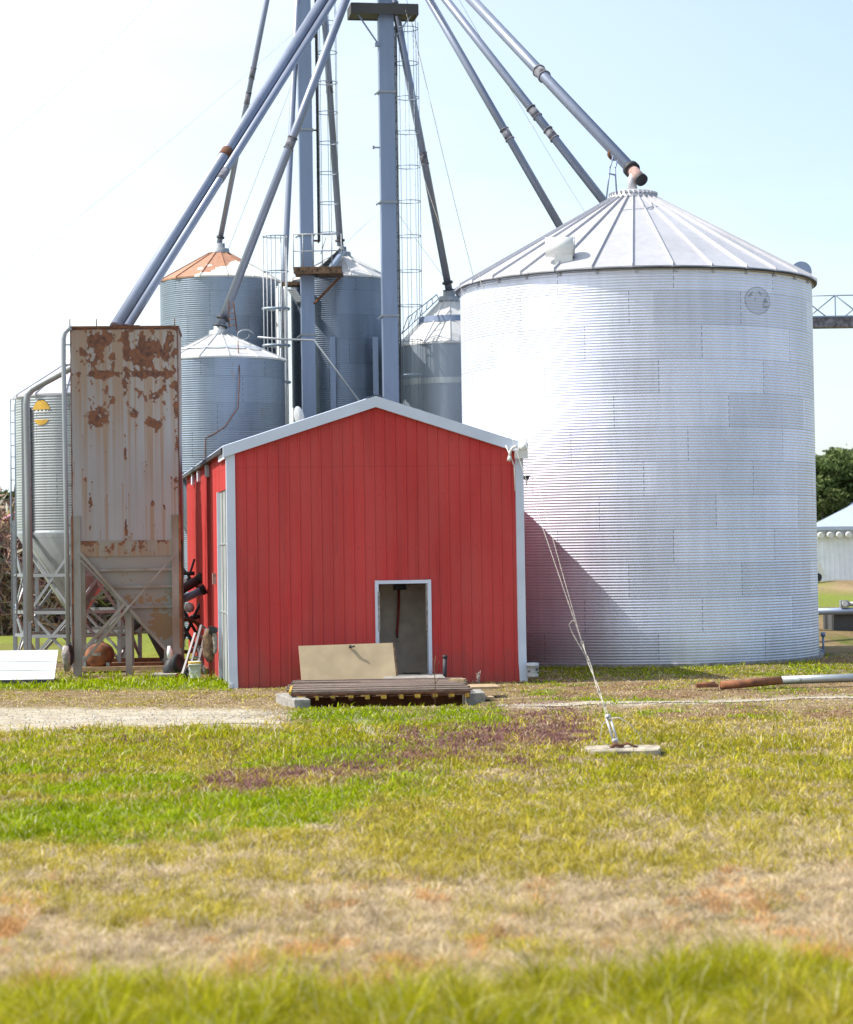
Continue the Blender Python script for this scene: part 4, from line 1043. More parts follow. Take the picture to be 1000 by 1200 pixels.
lp.tube([P(714, 842, 31.2), P(726, 841, 31.1), P(738, 848, 31.1), P(749, 860, 31.1), P(754, 874, 31.1)], .005, 5)
lp.build('loose_cable', M_wire, ga)

# ------------------------------------------------------------------ red shed
SA = R_(9); SO = P(271, 800, 46.8); SO.z = 0
ST = frame_T(SO, SA)
SW = 6.28; SL = 17.6; EZ = P(268, 523, 46.8).z; RZ = P(438, 466, 47.2).z
DX0, DX1, DZ0, DZ1 = (446.5 - 271) / 55.7, (505.5 - 271) / 55.7, .14, P(475, 684, 47.2).z
shed = thing('red_shed', tuple(ST(SW / 2, SL / 2, 0)), 'red metal clad shed with white trim and an open doorway in its gable', 'shed')
def clad(T3, L, ztop, holes=(), pitch=.2286, z0=-.05, flip=False, depth=.022, gap=None):
    """ribbed sheet: u along the wall, ribs stand out by depth. holes: (u0,u1,z0,z1)"""
    us = [(0, 0)]; u = pitch * .5
    while u < L - .05:
        us += [(u - .028, 0), (u - .012, depth), (u + .012, depth), (u + .028, 0)]
        for q in (-.04, .04): us.append((u + pitch / 2 + q * .25, .0015))
        u += pitch
    us.append((L, 0))
    for h in holes:
        for e_ in h[:2]:
            b0_ = max((q for q in us if q[0] <= e_), key=lambda q: q[0]); b1_ = min((q for q in us if q[0] > e_), key=lambda q: q[0])
            us.append((e_, b0_[1] + (b1_[1] - b0_[1]) * (e_ - b0_[0]) / max(b1_[0] - b0_[0], 1e-6)))
    us = sorted(set((round(a, 5), b) for a, b in us if -1e-6 <= a <= L + 1e-6)); m = MB()
    for (a, da), (b, db) in zip(us, us[1:]):
        if b - a < 1e-6: continue
        mid = (a + b) / 2; segs = [(z0, None)]
        for h in holes:
            if h[0] <= mid <= h[1]:
                segs = [(z0, h[2])] if h[2] > z0 + .01 else []
                segs.append((h[3], None))
        for s0, s1 in segs:
            ta, tb_ = (ztop(a), ztop(b)) if s1 is None else (s1, s1)
            m.add([T3(a, da, s0), T3(b, db, s0), T3(b, db, tb_), T3(a, da, ta)], [(0, 1, 2, 3)])
    return m
gable = lambda u: EZ + (RZ - EZ) * (1 - abs(u - SW / 2) / (SW / 2)) - .06
clad(lambda u, d, z: ST(u, -d, z), SW, gable, [(DX0, DX1, DZ0, DZ1)]).build('front_wall', M_red, shed)
SD0, SD1, SDZ = .22, 3.25, P(262, 574, 48).z
clad(lambda u, d, z: ST(-d, u, z), SL, lambda u: EZ - .05, [(SD0, SD1, -.05, SDZ)]).build('side_wall', M_red, shed)
clad(lambda u, d, z: ST(SW + d, u, z), SL, lambda u: EZ - .05).build('side_wall', M_red, shed)
clad(lambda u, d, z: ST(u, SL + d, z), SW, gable).build('back_wall', M_red, shed)
# horizontal lap line of the sheets high in the gable
# roof: ribbed sheets on both slopes
rf = MB(); ov = .12; sl = (RZ - EZ) / (SW / 2)
def roof_side(s):
    w = -ov * 1.0; prof = []
    while w < SL + ov:
        prof += [(w, 0), (w + .17, 0), (w + .185, .022), (w + .215, .022)]; w += .2286
    e0 = (SW / 2 + ov)
    for (a, da), (b, db) in zip(prof, prof[1:]):
        ue = SW / 2 - s * e0; ze = EZ - sl * ov
        rf.add([ST(ue, a, ze + da + .03), ST(ue, b, ze + db + .03), ST(SW / 2, b, RZ + db + .03), ST(SW / 2, a, RZ + da + .03)], [(0, 1, 2, 3)])
roof_side(1); roof_side(-1)
rf.build('roof', M_trim, shed)
MB().add([ST(SW / 2 - .2, -ov - .02, RZ + .065 - sl * .2), ST(SW / 2, -ov - .02, RZ + .075), ST(SW / 2 + .2, -ov - .02, RZ + .065 - sl * .2), ST(SW / 2 - .2, SL + ov, RZ + .065 - sl * .2), ST(SW / 2, SL + ov, RZ + .075), ST(SW / 2 + .2, SL + ov, RZ + .065 - sl * .2)], [(0, 3, 4, 1), (1, 4, 5, 2)]).build('ridge_cap', M_trim, shed)
# rake trim: thin boards with depth following the slope
for s in (1, -1):
    uE = SW / 2 - s * (SW / 2 + ov); mb = MB()
    za, zb_2 = EZ - sl * ov + .035, RZ + .035; th = .235
    y0, y1 = -ov - .03, -.028
    c8 = [ST(uE, y0, za - th), ST(SW / 2, y0, zb_2 - th), ST(SW / 2, y1, zb_2 - th), ST(uE, y1, za - th), ST(uE, y0, za), ST(SW / 2, y0, zb_2), ST(SW / 2, y1, zb_2), ST(uE, y1, za)]
    mb.hexa(c8); mb.build('rake_trim', M_trim, shed)
    # eave trim and gutter along the sides
    ub = -0.06 if s == 1 else SW + .06
    MB().box((min(ub, ub - s * .03), -.02, EZ - .26), (max(ub, ub - s * .03), 2.0 if s == 1 else SL, EZ - .07), ST).build('eave_trim', M_trim, shed)
    if s == 1:
        MB().box((-.16, .02, EZ - .13), (-.07, SL, EZ - .05), ST).build('gutter', M_dark, shed)
        for w in (6.5, 10.2, 13.0):
            MB().box((-.10, w, EZ - .42), (-.025, w + .5, EZ - .14), ST).build('eave_vent', M_trim, shed)
for u0, u1 in ((-.055, .13), (SW - .12, SW + .055)):
    # corner post, flaring a little where the sheet is bent at the bottom
    mb = MB(); n = 12
    for k in range(n):
        z0, z1 = -.05 + (EZ - .12) * k / n, -.05 + (EZ - .12) * (k + 1) / n
        fl = lambda z: .05 * math.exp(-max(z, 0) / .22)
        a0, a1 = fl(z0), fl(z1)
        mb.hexa([ST(u0 + a0 * .5, -.06, z0), ST(u1 + a0 * .3, -.06, z0), ST(u1 + a0 * .3, .1, z0), ST(u0 + a0, .1, z0), ST(u0 + a1 * .5, -.06, z1), ST(u1 + a1 * .3, -.06, z1), ST(u1 + a1 * .3, .1, z1), ST(u0 + a1, .1, z1)])
    mb.build('corner_trim', M_trim, shed)
MB().box((-.05, -.10, -.02), (.02, -.02, .07), ST).build('trim_foot', M_white, shed)
# side door: pale sheet panel with seams
sd = MB(); sd.box((.02, SD0, 0), (.07, SD1, SDZ), ST)
for w in (1.2, 2.3): sd.box((.0, w, 0), (.02, w + .03, SDZ), ST)
for z in (1.5, 3.0): sd.box((.0, SD0, z), (.018, SD1, z + .03), ST)
sd.build('side_door', M_doorw, shed)
MB().box((-.05, SD1, -.02), (.03, SD1 + .08, SDZ), ST).build('door_track', M_trim, shed)
# doorway frame, floor, inner walls
ja = .075
mb = MB().box((DX0 - ja, -.06, DZ0 - .05), (DX0, .12, DZ1 + ja), ST).box((DX1, -.06, DZ0 - .05), (DX1 + ja, .12, DZ1 + ja), ST).box((DX0, -.058, DZ1), (DX1, .12, DZ1 + ja - .003), ST)
fr = mb.build('door_frame', M_trim, shed)
MB().box((DX0 - .02, -.065, 1.1), (DX0 + .022, .1, 1.95), ST).build('worn_strip', M_grey, fr); MB().box((DX1 - .03, -.05, 1.1), (DX1 + .0, .1, 2.2), ST).build('worn_strip', M_grey, fr)
MB().box((.05, .05, -.05), (SW - .05, SL - .05, DZ0 - .02), ST).build('floor', M_concd, shed)
mb = MB().box((DX0 - .9, 1.55, DZ0 - .02), (DX1 + .9, 1.65, 3.2), ST).box((DX0 - .9, .15, 2.75), (DX1 + .9, 1.55, 2.82), ST)
mb.build('inner_wall', M_concd, shed)
MB().tube([ST(DX0 + .66, 1.45, 1.98), ST(DX0 + .63, 1.4, 1.4), ST(DX0 + .58, 1.35, .95)], .025, 8).build('red_pipe', mat('red_pipe_paint', (.35, .03, .02), .5), shed)
MB().box((DX0 + .55, 1.3, 1.95), (DX0 + .80, 1.5, 2.06), ST).tube([ST(DX0 + .58, 1.35, 1.0), ST(DX0 + .59, 1.35, .9)], .02, 8).build('bracket', M_dark, shed)
MB().add([ST(DX0 + .5, .3, DZ0 - .005), ST(DX0 + 1.0, .3, DZ0 - .005), ST(DX1, 1.3, DZ0 - .005), ST(DX1 - .35, 1.3, DZ0 - .005)], [(0, 1, 2, 3)]).build('floor_mat', M_dark, shed)
# lamp, cable and bracket on the right-hand eave corner
lm = MB(); c0 = P(612, 527, 47.6)
lm.tube([c0 + Vector((-.08, -.06, .05)), c0 + Vector((.12, -.06, .03))], [.13, .10], 16).box((c0.x - .16, c0.y - .15, c0.z - .19), (c0.x + .12, c0.y + .02, c0.z - .02))
lm.tube([c0 + Vector((.08, -.06, .1)), c0 + Vector((.08, -.06, .24))], .02, 8)
lo = lm.build('flood_lamp', M_frost, shed)
MB().tube([P(606, 523, 47.4), P(601, 524.5, 47.4), P(598, 529, 47.4), P(597.5, 536, 47.4)], .03, 8).tube([P(593, 522, 47.45), P(598, 534, 47.45), P(603, 546, 47.45), P(604, 575, 47.45)], .016, 6).tube([P(595, 537, 47.4), P(599, 538, 47.4)], .06, 10).build('lamp_cable', M_frost, shed)
b_ = MB(); q = [P(611, 557, 47.8), P(622, 557, 47.8), P(617.5, 565, 47.8), P(616, 563, 47.8)]
b_.add([v + Vector((0, -.03, 0)) for v in q] + [v + Vector((0, .03, 0)) for v in q], [(0, 3, 2, 1), (4, 5, 6, 7), (0, 1, 5, 4), (1, 2, 6, 5), (2, 3, 7, 6), (3, 0, 4, 7)]).tube([P(617.5, 563, 47.8), P(617.5, 569, 47.8)], .012, 5)
b_.build('bracket', M_dark, shed)
# electrical box on the side wall
p = ST(-.06, 4.4, 0); MB().box((-.10, 4.3, 2.1), (-.02, 4.45, 2.35), ST).build('switch_box', M_grey, shed)

# ------------------------------------------------------------------ in front of the shed
# deck over a pit: planks on joists with yellow ends
deck = thing('deck', tuple(P(458, 830, 41)), 'low wooden deck with yellow tipped joists in front of the doorway', 'deck')
DK = frame_T((P(343, 830, 41.2).x, 41.0, 0), R_(2.5))
DWd = P(552, 830, 41.2).x - P(343, 830, 41.2).x; zd = P(450, 812, 41.2).z + .0
zd = .25; DL = 3.6
pk_ = MB(); nb = 22
for k in range(nb):
    a, b = k * DL / nb, (k + 1) * DL / nb - .02; e0, e1 = random.uniform(-.12, .06), random.uniform(-.14, .10)
    if k == 15: e0 = 1.3
    tl0, tl1 = random.uniform(-.004, .02), random.uniform(-.004, .02)
    pk_.box((e0, a + random.uniform(0, .02), zd - .04), (DWd + e1, b - random.uniform(0, .02), zd), lambda u, w, z: DK(u, w, z + tl0 + (tl1 - tl0) * u / DWd))
pk_.build('plank', M_plank, deck)
MB().box((-.02, -.035, zd - .075), (DWd, -.008, zd - .035), DK).build('edge_board', M_rust, deck)
MB().box((-.05, -.06, zd - .05), (-.01, 1.6, zd + .012), DK).build('edge_strip', M_yellow, deck)
for k in range(11):
    u = .12 + k * (DWd - .2) / 10
    jo = MB().box((u, -.02, zd - .17), (u + .07, DL, zd - .09), DK).build('joist', M_rust, deck)
    h_ = random.uniform(.03, .07); MB().box((u - .01 + random.uniform(-.02, .02), -.05, zd - .09 - h_), (u + .07 + random.uniform(-.02, .02), -.012, zd - .085), DK).build('joist_tip', M_yellow, jo)
MB().box((.1, .9, -.25), (DWd - .1, 1.0, zd - .17), DK).build('pit_backboard', M_rust, deck)  # board added behind the joist ends so the gap under the deck stays dark
# concrete apron from the deck to the sill
ap = MB().box((.55 * DWd, DL - .4, zd - .2), (.93 * DWd, DL + 2.4, zd - .055), DK)
single(ap, 'threshold_slab', M_conc, tuple(DK(DWd * .7, DL + 1, 0)), 'grey concrete slab between the deck and the open doorway', 'slab')
def block(name, pxa, pxb, ya, yb, d, dep, m, label, rot=0, hz=None, grp='concrete blocks either side of the deck'):
    a = P(pxa, yb, d); w = P(pxb, yb, d).x - a.x; z1 = P(pxa, ya, d).z; T = frame_T((a.x, d, 0), rot)
    mb = MB().box((0, 0, a.z - .12), (w, dep, hz or z1), T); ob = single(mb, name, m, tuple(T(w / 2, dep / 2, 0)), label, 'block', grp); bev(ob); return ob
def bev(ob, w=.015):
    b = ob.modifiers.new('bevel', 'BEVEL'); b.width = w; b.segments = 2; b.limit_method = 'ANGLE'
block('concrete_block', 345, 364.5, 820, 832, 40.4, 1.9, M_conc, 'long concrete block at the left end of the deck', R_(14))
block('concrete_block', 546, 569, 812, 823, 41.6, 1.0, M_conc, 'short grey concrete block at the right end of the deck', R_(3))
# loose boards right of the deck
for i, (pa, pb, y, d, dep, ang, lab, mm) in enumerate(((552, 586, 806, 42.6, .9, 4, 'pale plywood sheet lying right of the deck', M_wood), (556, 580, 818, 41.9, .35, 8, 'lower splintered board under the plywood right of the deck', M_wood), (526, 544, 800, 43.4, .22, -14, 'short thick timber offcut on the back right corner of the deck', M_wood))):
    a = P(pa, y, d); w = P(pb, y, d).x - a.x; T = frame_T((a.x, d, 0), R_(ang)); zz0 = a.z
    mb = MB().box((0, 0, zz0 - .03), (w, dep, zz0 + (.012 if i < 2 else .07)), T)
    ob = single(mb, 'board', mm, tuple(T(w / 2, dep / 2, 0)), lab, 'board', 'loose boards beside the deck')
# brown door slab leaning against the front wall, lying on its long side
dl = thing('door_slab', tuple(P(406, 800, 46.2)), 'tan door slab lying on its edge against the red wall', 'door')
q0, q1, q2, q3 = P(354, 803, 46.1), P(465, 799, 46.35), P(462, 752, 46.6), P(350, 757, 46.4)
q2 = q3 + (q1 - q0)
nrm = (q1 - q0).cross(q3 - q0).normalized() * .045
mb = MB().hexa([q0, q1, q1 - nrm, q0 - nrm, q3, q2, q2 - nrm, q3 - nrm]); mb.build('panel', M_tan, dl)
e_ = (q2 - q1); mb = MB().hexa([q1 + Vector((.001, 0, 0)), q1 + Vector((.035, .01, 0)), q1 + Vector((.035, .05, 0)), q1 + Vector((.001, .05, 0)), q2 + Vector((.001, 0, 0)), q2 + Vector((.035, .01, 0)), q2 + Vector((.035, .05, 0)), q2 + Vector((.001, .05, 0))]); mb.build('edge_strip', M_brown, dl)
k_ = P(411, 758, 46.5); MB().tube([k_ + Vector((0, 0, 0)), k_ + Vector((0, -.07, 0))], .035, 12).tube([k_ + Vector((0, -.06, 0)), k_ + Vector((.09, -.07, .012))], .016, 8).build('lever_handle', M_dark, dl)
# dark stub post and dry stem before the wall
p = P(521, 797, 46.4); single(MB().tube([(p.x, p.y, p.z - .1), (p.x + .02, p.y, P(521, 771, 46.4).z)], .045, 10).tube([(p.x + .02, p.y, P(521, 771, 46.4).z), (p.x + .02, p.y, P(521, 768, 46.4).z)], .055, 10), 'stub_post', M_dark, tuple(p), 'short dark pipe stub standing by the wall right of the doorway', 'post')
sw = MB(); p = P(510, 826, 40.8); p.z = -.05
sw.tube([p, P(510, 800, 40.8), P(509, 780, 40.8), P(511, 768, 40.8)], [.012, .010, .008, .004], 6)
for t, dx in ((.45, .1), (.6, -.09), (.75, .08), (.85, -.06)):
    q = p.lerp(P(510, 768, 40.8), t); sw.tube([q, q + Vector((dx, 0, .12))], .005, 5)
single(sw, 'dry_weed', M_brown, tuple(p), 'tall bare dry weed stalk growing at the front edge of the deck', 'plant')
sw = MB(); p = P(561, 796, 45.5); p.z = 0
for dx in (-.03, .0, .04): sw.tube([p, p + Vector((dx, 0, .3 + dx))], .007, 5)
for k in range(14):
    t = random.random(); q = p + Vector((random.uniform(-.03, .04), random.uniform(-.02, .02), .1 + .2 * t)); sw.tube([q, q + Vector((random.uniform(-.05, .05), 0, .03))], .006, 4)
single(sw, 'dry_weed', M_grey, tuple(p), 'small pale seed head by the red wall right of the boards', 'plant')

def bucket(label, px0, px1, ytop, ybot, d, band=None):
    b = P((px0 + px1) / 2, ybot, d); w = (px1 - px0) / F * d / 2; h = P(px0, ytop, d).z - b.z
    o = thing('bucket', tuple(b), label, 'bucket'); c = (b.x, b.y, b.z)
    MB().lathe(c, [(0, 0), (w * .88, 0), (w * .9, .02), (w * .97, h * .8), (w, h * .8), (w, h * .84), (w * .98, h * .84), (w * .98, h), (w * .93, h), (w * .85, .03), (0, .03)], 26).build('body', M_bucket, o)
    if band: MB().lathe(c, [(w * 1.0, h * .86), (w * 1.03, h * .88), (w * 1.03, h * .99), (w * .97, h)], 26).build('rim', M_yellow, o)
    MB().tube([(b.x - w * 1.02, b.y, b.z + h * .8), (b.x - w * .6, b.y - w * .9, b.z + h * .45), (b.x, b.y - w * 1.06, b.z + h * .35), (b.x + w * .6, b.y - w * .9, b.z + h * .45), (b.x + w * 1.02, b.y, b.z + h * .8)], .006, 5).build('handle', M_wire, o)
    return o
b2 = bucket('white plastic bucket beside the right corner of the red shed', 617.5, 632, 777, 793, 47.6)
for (px, y, r) in ((620.5, 786.5, .022), (629.5, 784.5, .022), (630.5, 788.5, .015)):
    p = P(px, y, 47.47 if px > 622 else 47.5); MB().box((p.x - r, p.y - .012, p.z - r), (p.x + r, p.y + .006, p.z + r)).build('dark_mark', M_dark, b2)
bucket('white bucket with yellow rim left of the red shed', 221, 236, 775, 795, 49.3, True)

# ------------------------------------------------------------------ clutter left of the shed
def torus(c, R, r, axis, n=26, m=8):
    c = Vector(c); ax = Vector(axis).normalized(); a = ax.orthogonal().normalized(); b = ax.cross(a)
    return MB().tube([c + (a * math.cos(t) + b * math.sin(t)) * R for t in [2 * math.pi * k / n for k in range(n + 1)]], r, m, cap=False)
def tyre(px, y, d, R, r, axis, label):
    c = P(px, y, d); o = thing('tyre', (c.x, c.y, c.z - R - r), label, 'tyre'); torus(c, R, r, axis).build('tread', M_black, o)
    ax = Vector(axis).normalized(); MB().tube([c - ax * .04, c + ax * .04], R * .62, 16).build('rim', M_dark, o); return o
tyre(208.5, 777, 50.3, .15, .075, (1, -.55, .1), 'black tyre leaning by the right leg of the rusty bin')
tyre(80, 768, 51.6, .19, .08, (1, -.2, 0), 'worn tyre standing between the white sheets and the rusty bin')
single(MB().tube([P(77, 758, 51.2), P(77, 768, 51.1), P(79, 786, 51.2)], [.07, .10, .07], 10), 'cloth_bundle', M_grey, tuple(P(78, 786, 51.2)), 'pale rag bundle hanging over the worn tyre', 'cloth')
# orange brown tank lying under the bin
tk = thing('small_tank', tuple(P(117, 786, 54)), 'orange brown steel tank lying between the legs of the rusty bin', 'tank')
c = P(118, 768, 54); MB().tube([c + Vector((-.02, -.62, 0)), c + Vector((-.02, -.56, 0)), c + Vector((-.02, -.45, 0)), c + Vector((0, .3, 0))], [.10, .24, .30, .30], 26).build('body', M_orange, tk)
MB().box((c.x - .12, c.y - .625, c.z + .02), (c.x + .10, c.y - .56, c.z + .09)).build('label_plate', M_grey, tk)
MB().box((c.x - .36, c.y - .5, c.z - .4), (c.x - .28, c.y - .4, c.z + .0)).build('foot', M_post, tk); MB().box((c.x + .2, c.y - .5, c.z - .4), (c.x + .28, c.y - .4, c.z - .15)).build('foot', M_post, tk)
# timber skids on the ground under it
for k, (y, dd_, w0, w1, mm) in enumerate(((778, 55.2, 100, 205, M_rust), (784, 53.4, 96, 200, M_wood), (772, 57.5, 130, 200, M_rust))):
    a, b = P(w0, y, dd_), P(w1, y + .5, dd_); a.z = b.z = .02 + .05
    single(MB().bar(a, b, .16, .1), 'timber', mm, tuple(a.lerp(b, .5)), ['rust coloured beam lying behind the small orange tank', 'pale timber beam lying across the front of the rusty bin legs', 'farthest brown beam on the ground under the rusty bin'][k], 'beam', 'beams lying on the ground under the rusty bin')
# dark auger tubes under the bin and by the shed
def aug(pts, r, label, m=M_dark):
    o = thing('auger', tuple(pts[-1]), label, 'auger'); MB().tube(pts, r, 14).build('tube', m, o)
    d = (Vector(pts[-1]) - Vector(pts[-2])).normalized(); MB().tube([Vector(pts[0]), Vector(pts[0]) + d * .12], r * 1.25, 14).build('collar', M_black, o); return o
aug([P(241, 690, 54.5), P(198, 710, 54.5)], .10, 'dark grey auger tube poking out between the rusty bin and the shed', M_casing)
aug([P(238, 676, 57), P(195, 702, 57), P(152, 738, 57)], .12, 'black auger tube behind the other one beside the shed')
aug([P(196, 777, 56.5), P(178, 742, 56.6), P(170, 722, 56.7)], .11, 'dark bent chute under the rusty bin')
# machinery: spoked wheel, crossing bars and pale drum seen in the gap
mc = thing('farm_machine', tuple(P(222, 770, 58)), 'old farm machine with wheel and bars in the dark gap by the shed', 'machine')
torus(P(219, 745, 57.6), .42, .05, (.5, -1, 0)).build('wheel', M_rust, mc)
m_ = MB()
for (a, b, r) in (((206, 655), (240, 700), .03), ((214, 672), (228, 672), .05), ((206, 700), (232, 745), .04), ((238, 700), (210, 760), .04), ((215, 735), (240, 775), .05), ((228, 655), (208, 720), .03), ((205, 728), (236, 722), .05)):
    m_.tube([P(*a, 58), P(*b, 58)], r, 8)
m_.build('frame', M_dark, mc)
m_ = MB()
for (px, y, r) in ((219, 684, .16), (222, 712, .14), (216, 722, .12), (227, 724, .10), (229, 682, .07)):
    p = P(px, y, 58.2); m_.lathe((p.x, p.y, p.z - r), [(0, 0), (r * .8, r * .3), (r, r), (r * .7, r * 1.7), (0, r * 2)], 10)
build_each(m_, 'bag', M_frost, mc)
# folding hand trolley and old frame leaning by the shed
ht = thing('hand_trolley', tuple(P(235, 790, 49.6)), 'dark grey hand trolley leaning by the side of the shed', 'trolley')
m_ = MB(); a0, a1 = P(222, 786, 49.4), P(236, 733, 50.2); b0, b1 = P(230, 788, 49.4), P(242, 737, 50.2)
m_.bar(a0, a1, .05); m_.bar(b0, b1, .05)
for t in (.1, .32, .55, .78, 1): m_.bar(a0.lerp(a1, t), b0.lerp(b1, t), .045)
m_.bar(P(214, 790, 49.7), P(229, 742, 50.3), .05); m_.bar(P(240, 790, 49.4), P(232, 760, 50), .04)
m_.build('frame', mat('grey_steel', (.13, .12, .125), .5, .3), ht)
torus(P(219, 789, 49.5), .09, .04, (1, -.3, 0)).build('wheel', M_black, ht)
# brown work coat with grey scarf hung on a post
wc = thing('work_coat', tuple(P(244, 775, 49.8)), 'brown canvas coat draped over a pole beside the pale side door', 'clothing')
def drape(pts, r0, m, name, dep=.09):
    vs = []; n = 12
    for (px, y, w) in pts:
        c = P(px, y, 49.7)
        for k in range(n):
            t = 2 * math.pi * k / n; f = 1 + .22 * math.sin(3 * t + y * .13); vs.append((c.x + w * math.cos(t) * f, c.y + dep * math.sin(t) * f, c.z))
    fs = [(i * n + k, i * n + (k + 1) % n, (i + 1) * n + (k + 1) % n, (i + 1) * n + k) for i in range(len(pts) - 1) for k in range(n)] + [tuple(range(n)), tuple((len(pts) - 1) * n + k for k in range(n))]
    MB().add(vs, fs, True).build(name, m, wc)
drape([(248, 735, .03), (247, 738, .10), (246, 745, .15), (246, 756, .15), (245, 768, .12), (246, 776, .05)], 0, M_brown, 'coat')
drape([(251, 742, .03), (252, 746, .055), (252, 760, .06), (251.5, 766, .04)], 0, M_grey, 'scarf', .12)
drape([(247, 734, .05), (249, 736, .10), (249, 741, .10), (249, 743, .04)], 0, M_dark, 'hood', .12)
MB().tube([P(247, 795, 49.8), P(248, 736, 49.8)], .03, 8).build('pole', M_red, wc)
# dark sack by the tyre
single(MB().tube([P(200, 792, 51.4), P(199, 784, 51.4), P(201, 776, 51.4), P(204, 770, 51.4)], [.16, .17, .12, .03], 12), 'sack', M_dark, tuple(P(200, 792, 51.4)), 'dark grey sack slumped beside the outlet of the rusty bin', 'sack')
single(MB().tube([P(199, 772, 51.2), P(199, 764, 51.2), P(198, 757, 51.2)], [.06, .07, .03], 12), 'jug', M_white, tuple(P(199, 772, 51.2)), 'small white jug by the black tyre under the hopper outlet', 'jug')
single(MB().box((P(176, 792, 50.9).x, 50.8, 0), (P(206, 792, 50.9).x, 51.6, .06)), 'flat_stone', M_conc, tuple(P(190, 792, 51.2)), 'flat grey slab in the lush grass under the rusty bin outlet', 'slab')

# stack of white ribbed sheets at the left edge
ss = thing('sheet_stack', tuple(P(20, 797, 49.5)), 'white ribbed metal sheets leaning together at the left edge', 'metal sheets')
xl, xr = P(-45, 790, 49.6).x, P(66, 790, 49.6).x
for k in range(4):
    y0 = 49.3 + k * .09; zb_3, zt3 = .08, P(20, 763, 49.6).z - k * .02
    m_ = MB(); prof = [(0, 0), (.24, .0), (.25, -.02), (.27, -.02), (.28, 0), (.48, 0), (.49, -.02), (.51, -.02), (.52, 0), (.78, 0)]
    sc_ = (zt3 - zb_3) / .66
    pr = [(zb_3 + a * sc_ * .845, b) for a, b in prof]
    for (z0, d0_), (z1, d1_) in zip(pr, pr[1:]):
        lean = lambda z: .95 * (z - zb_3)
        xr_ = xr - .05 * k
        m_.add([(xl, y0 + lean(z0) + d0_, z0), (xr_, y0 + lean(z0) + d0_, z0), (xr_, y0 + lean(z1) + d1_, z1), (xl, y0 + lean(z1) + d1_, z1)], [(0, 1, 2, 3)])
    ob = m_.build('sheet', M_bright, ss); so = ob.modifiers.new('thickness', 'SOLIDIFY'); so.thickness = .012
MB().box((xl, 49.2, -.05), (xr - .05, 49.75, .07)).build('skid', M_dark, ss)

# ------------------------------------------------------------------ right side
lpz = P(900, 801, 44.2); Lp = thing('steel_pipe', tuple(lpz), 'long steel pipe lying in the grass, its left end rusty orange', 'pipe')
a, b, c = P(845, 803, 44.0), P(916, 802, 44.2), P(1080, 796, 44.8); a.z = float(H(a.x, a.y)) + .09; b.z = .13; c.z = .15
MB().tube([b, c], .085, 18).build('grey_length', M_silo_s, Lp)
MB().tube([a, b], .082, 18).build('rusty_length', M_orange, Lp)
MB().tube([P(818, 803, 43.9), P(838, 802, 44)], .055, 12).box((P(816, 803, 43.9).x, 43.85, .03), (P(842, 803, 43.9).x, 44.05, .10)).build('bent_end', M_orange, Lp)
# conveyor bridge
cbz = thing('conveyor_bridge', tuple(P(980, 640, 74)), 'trussed overhead conveyor running right from behind the huge bin', 'conveyor')
xa, xb = P(930, 378, 74).x, P(1060, 378, 74).x
zt4, zb4 = P(980, 372, 74).z, P(980, 384, 74).z; zr = P(980, 347, 74).z
MB().box((xa, 73.7, zb4), (xb, 74.3, zt4)).build('trough', M_joint, cbz)
MB().box((xa, 73.66, zt4 - .02), (xb, 74.34, zt4 + .03)).build('cover', M_casing, cbz)
m_ = MB().tube([(xa, 73.75, zr), (xb, 73.75, zr)], .025, 6)
xp = P(978, 378, 74).x; stp = P(1020, 378, 74).x - P(978, 378, 74).x
for k in (-1, 0, 1, 2):
    x = xp + k * stp
    m_.tube([(x, 73.75, zb4), (x, 73.75, zr)], .022, 6).tube([(x, 73.75, zr), (x - stp * .75, 73.75, zt4)], .022, 6).tube([(x, 73.75, zr), (x + stp * .75, 73.75, zt4)], .022, 6)
m_.build('railing', M_cage, cbz)
# far barn
bn = thing('barn', tuple(P(1000, 680, 160)), 'low white barn with blue grey roof far away on the right', 'barn')
bx0, bx1 = P(952, 640, 158).x, P(1110, 640, 158).x; by0, by1 = 158.0, 185.0
zw = P(975, 617, 158).z; zrd = zw + 5.2
m_ = MB().hexa([(bx0, by0, -.1), (bx1, by0, -.1), (bx1, by1, -.1), (bx0 + 5.6, by1, -.1), (bx0, by0, zw), (bx1, by0, zw), (bx1, by1, zw), (bx0 + 5.6, by1, zw)])
for k in range(26):
    x = bx0 + (bx1 - bx0) * k / 26; m_.box((x, by0 - .04, 0), (x + .05, by0, zw - .5))
m_.build('wall', mat('barn_white', (.80, .84, .93), .6, 0, .05), bn)
xm = bx0 + 12.5
MB().add([(bx0 - .3, by0 - .4, zw), (bx1, by0 - .4, zw), (bx1, by0 + 13, zrd), (xm, by0 + 13, zrd), (bx0 + 5.5, by1 + .3, zw), (bx1, by1 + .3, zw), (bx0 - .3, by0 - .4, zw - .25), (bx1, by0 - .4, zw - .25)], [(0, 1, 2, 3), (4, 0, 3), (5, 4, 3, 2), (6, 7, 1, 0)]).build('roof', M_barnroof, bn)
for k in range(14):
    x = bx0 + .55 + k * .66; z = zw - .62
    MB().tube([(x, by0 - .7, z), (x + .0, by0 - .05, z + .05)], [.20, .24], 12).build('fan_hood', M_white, bn)
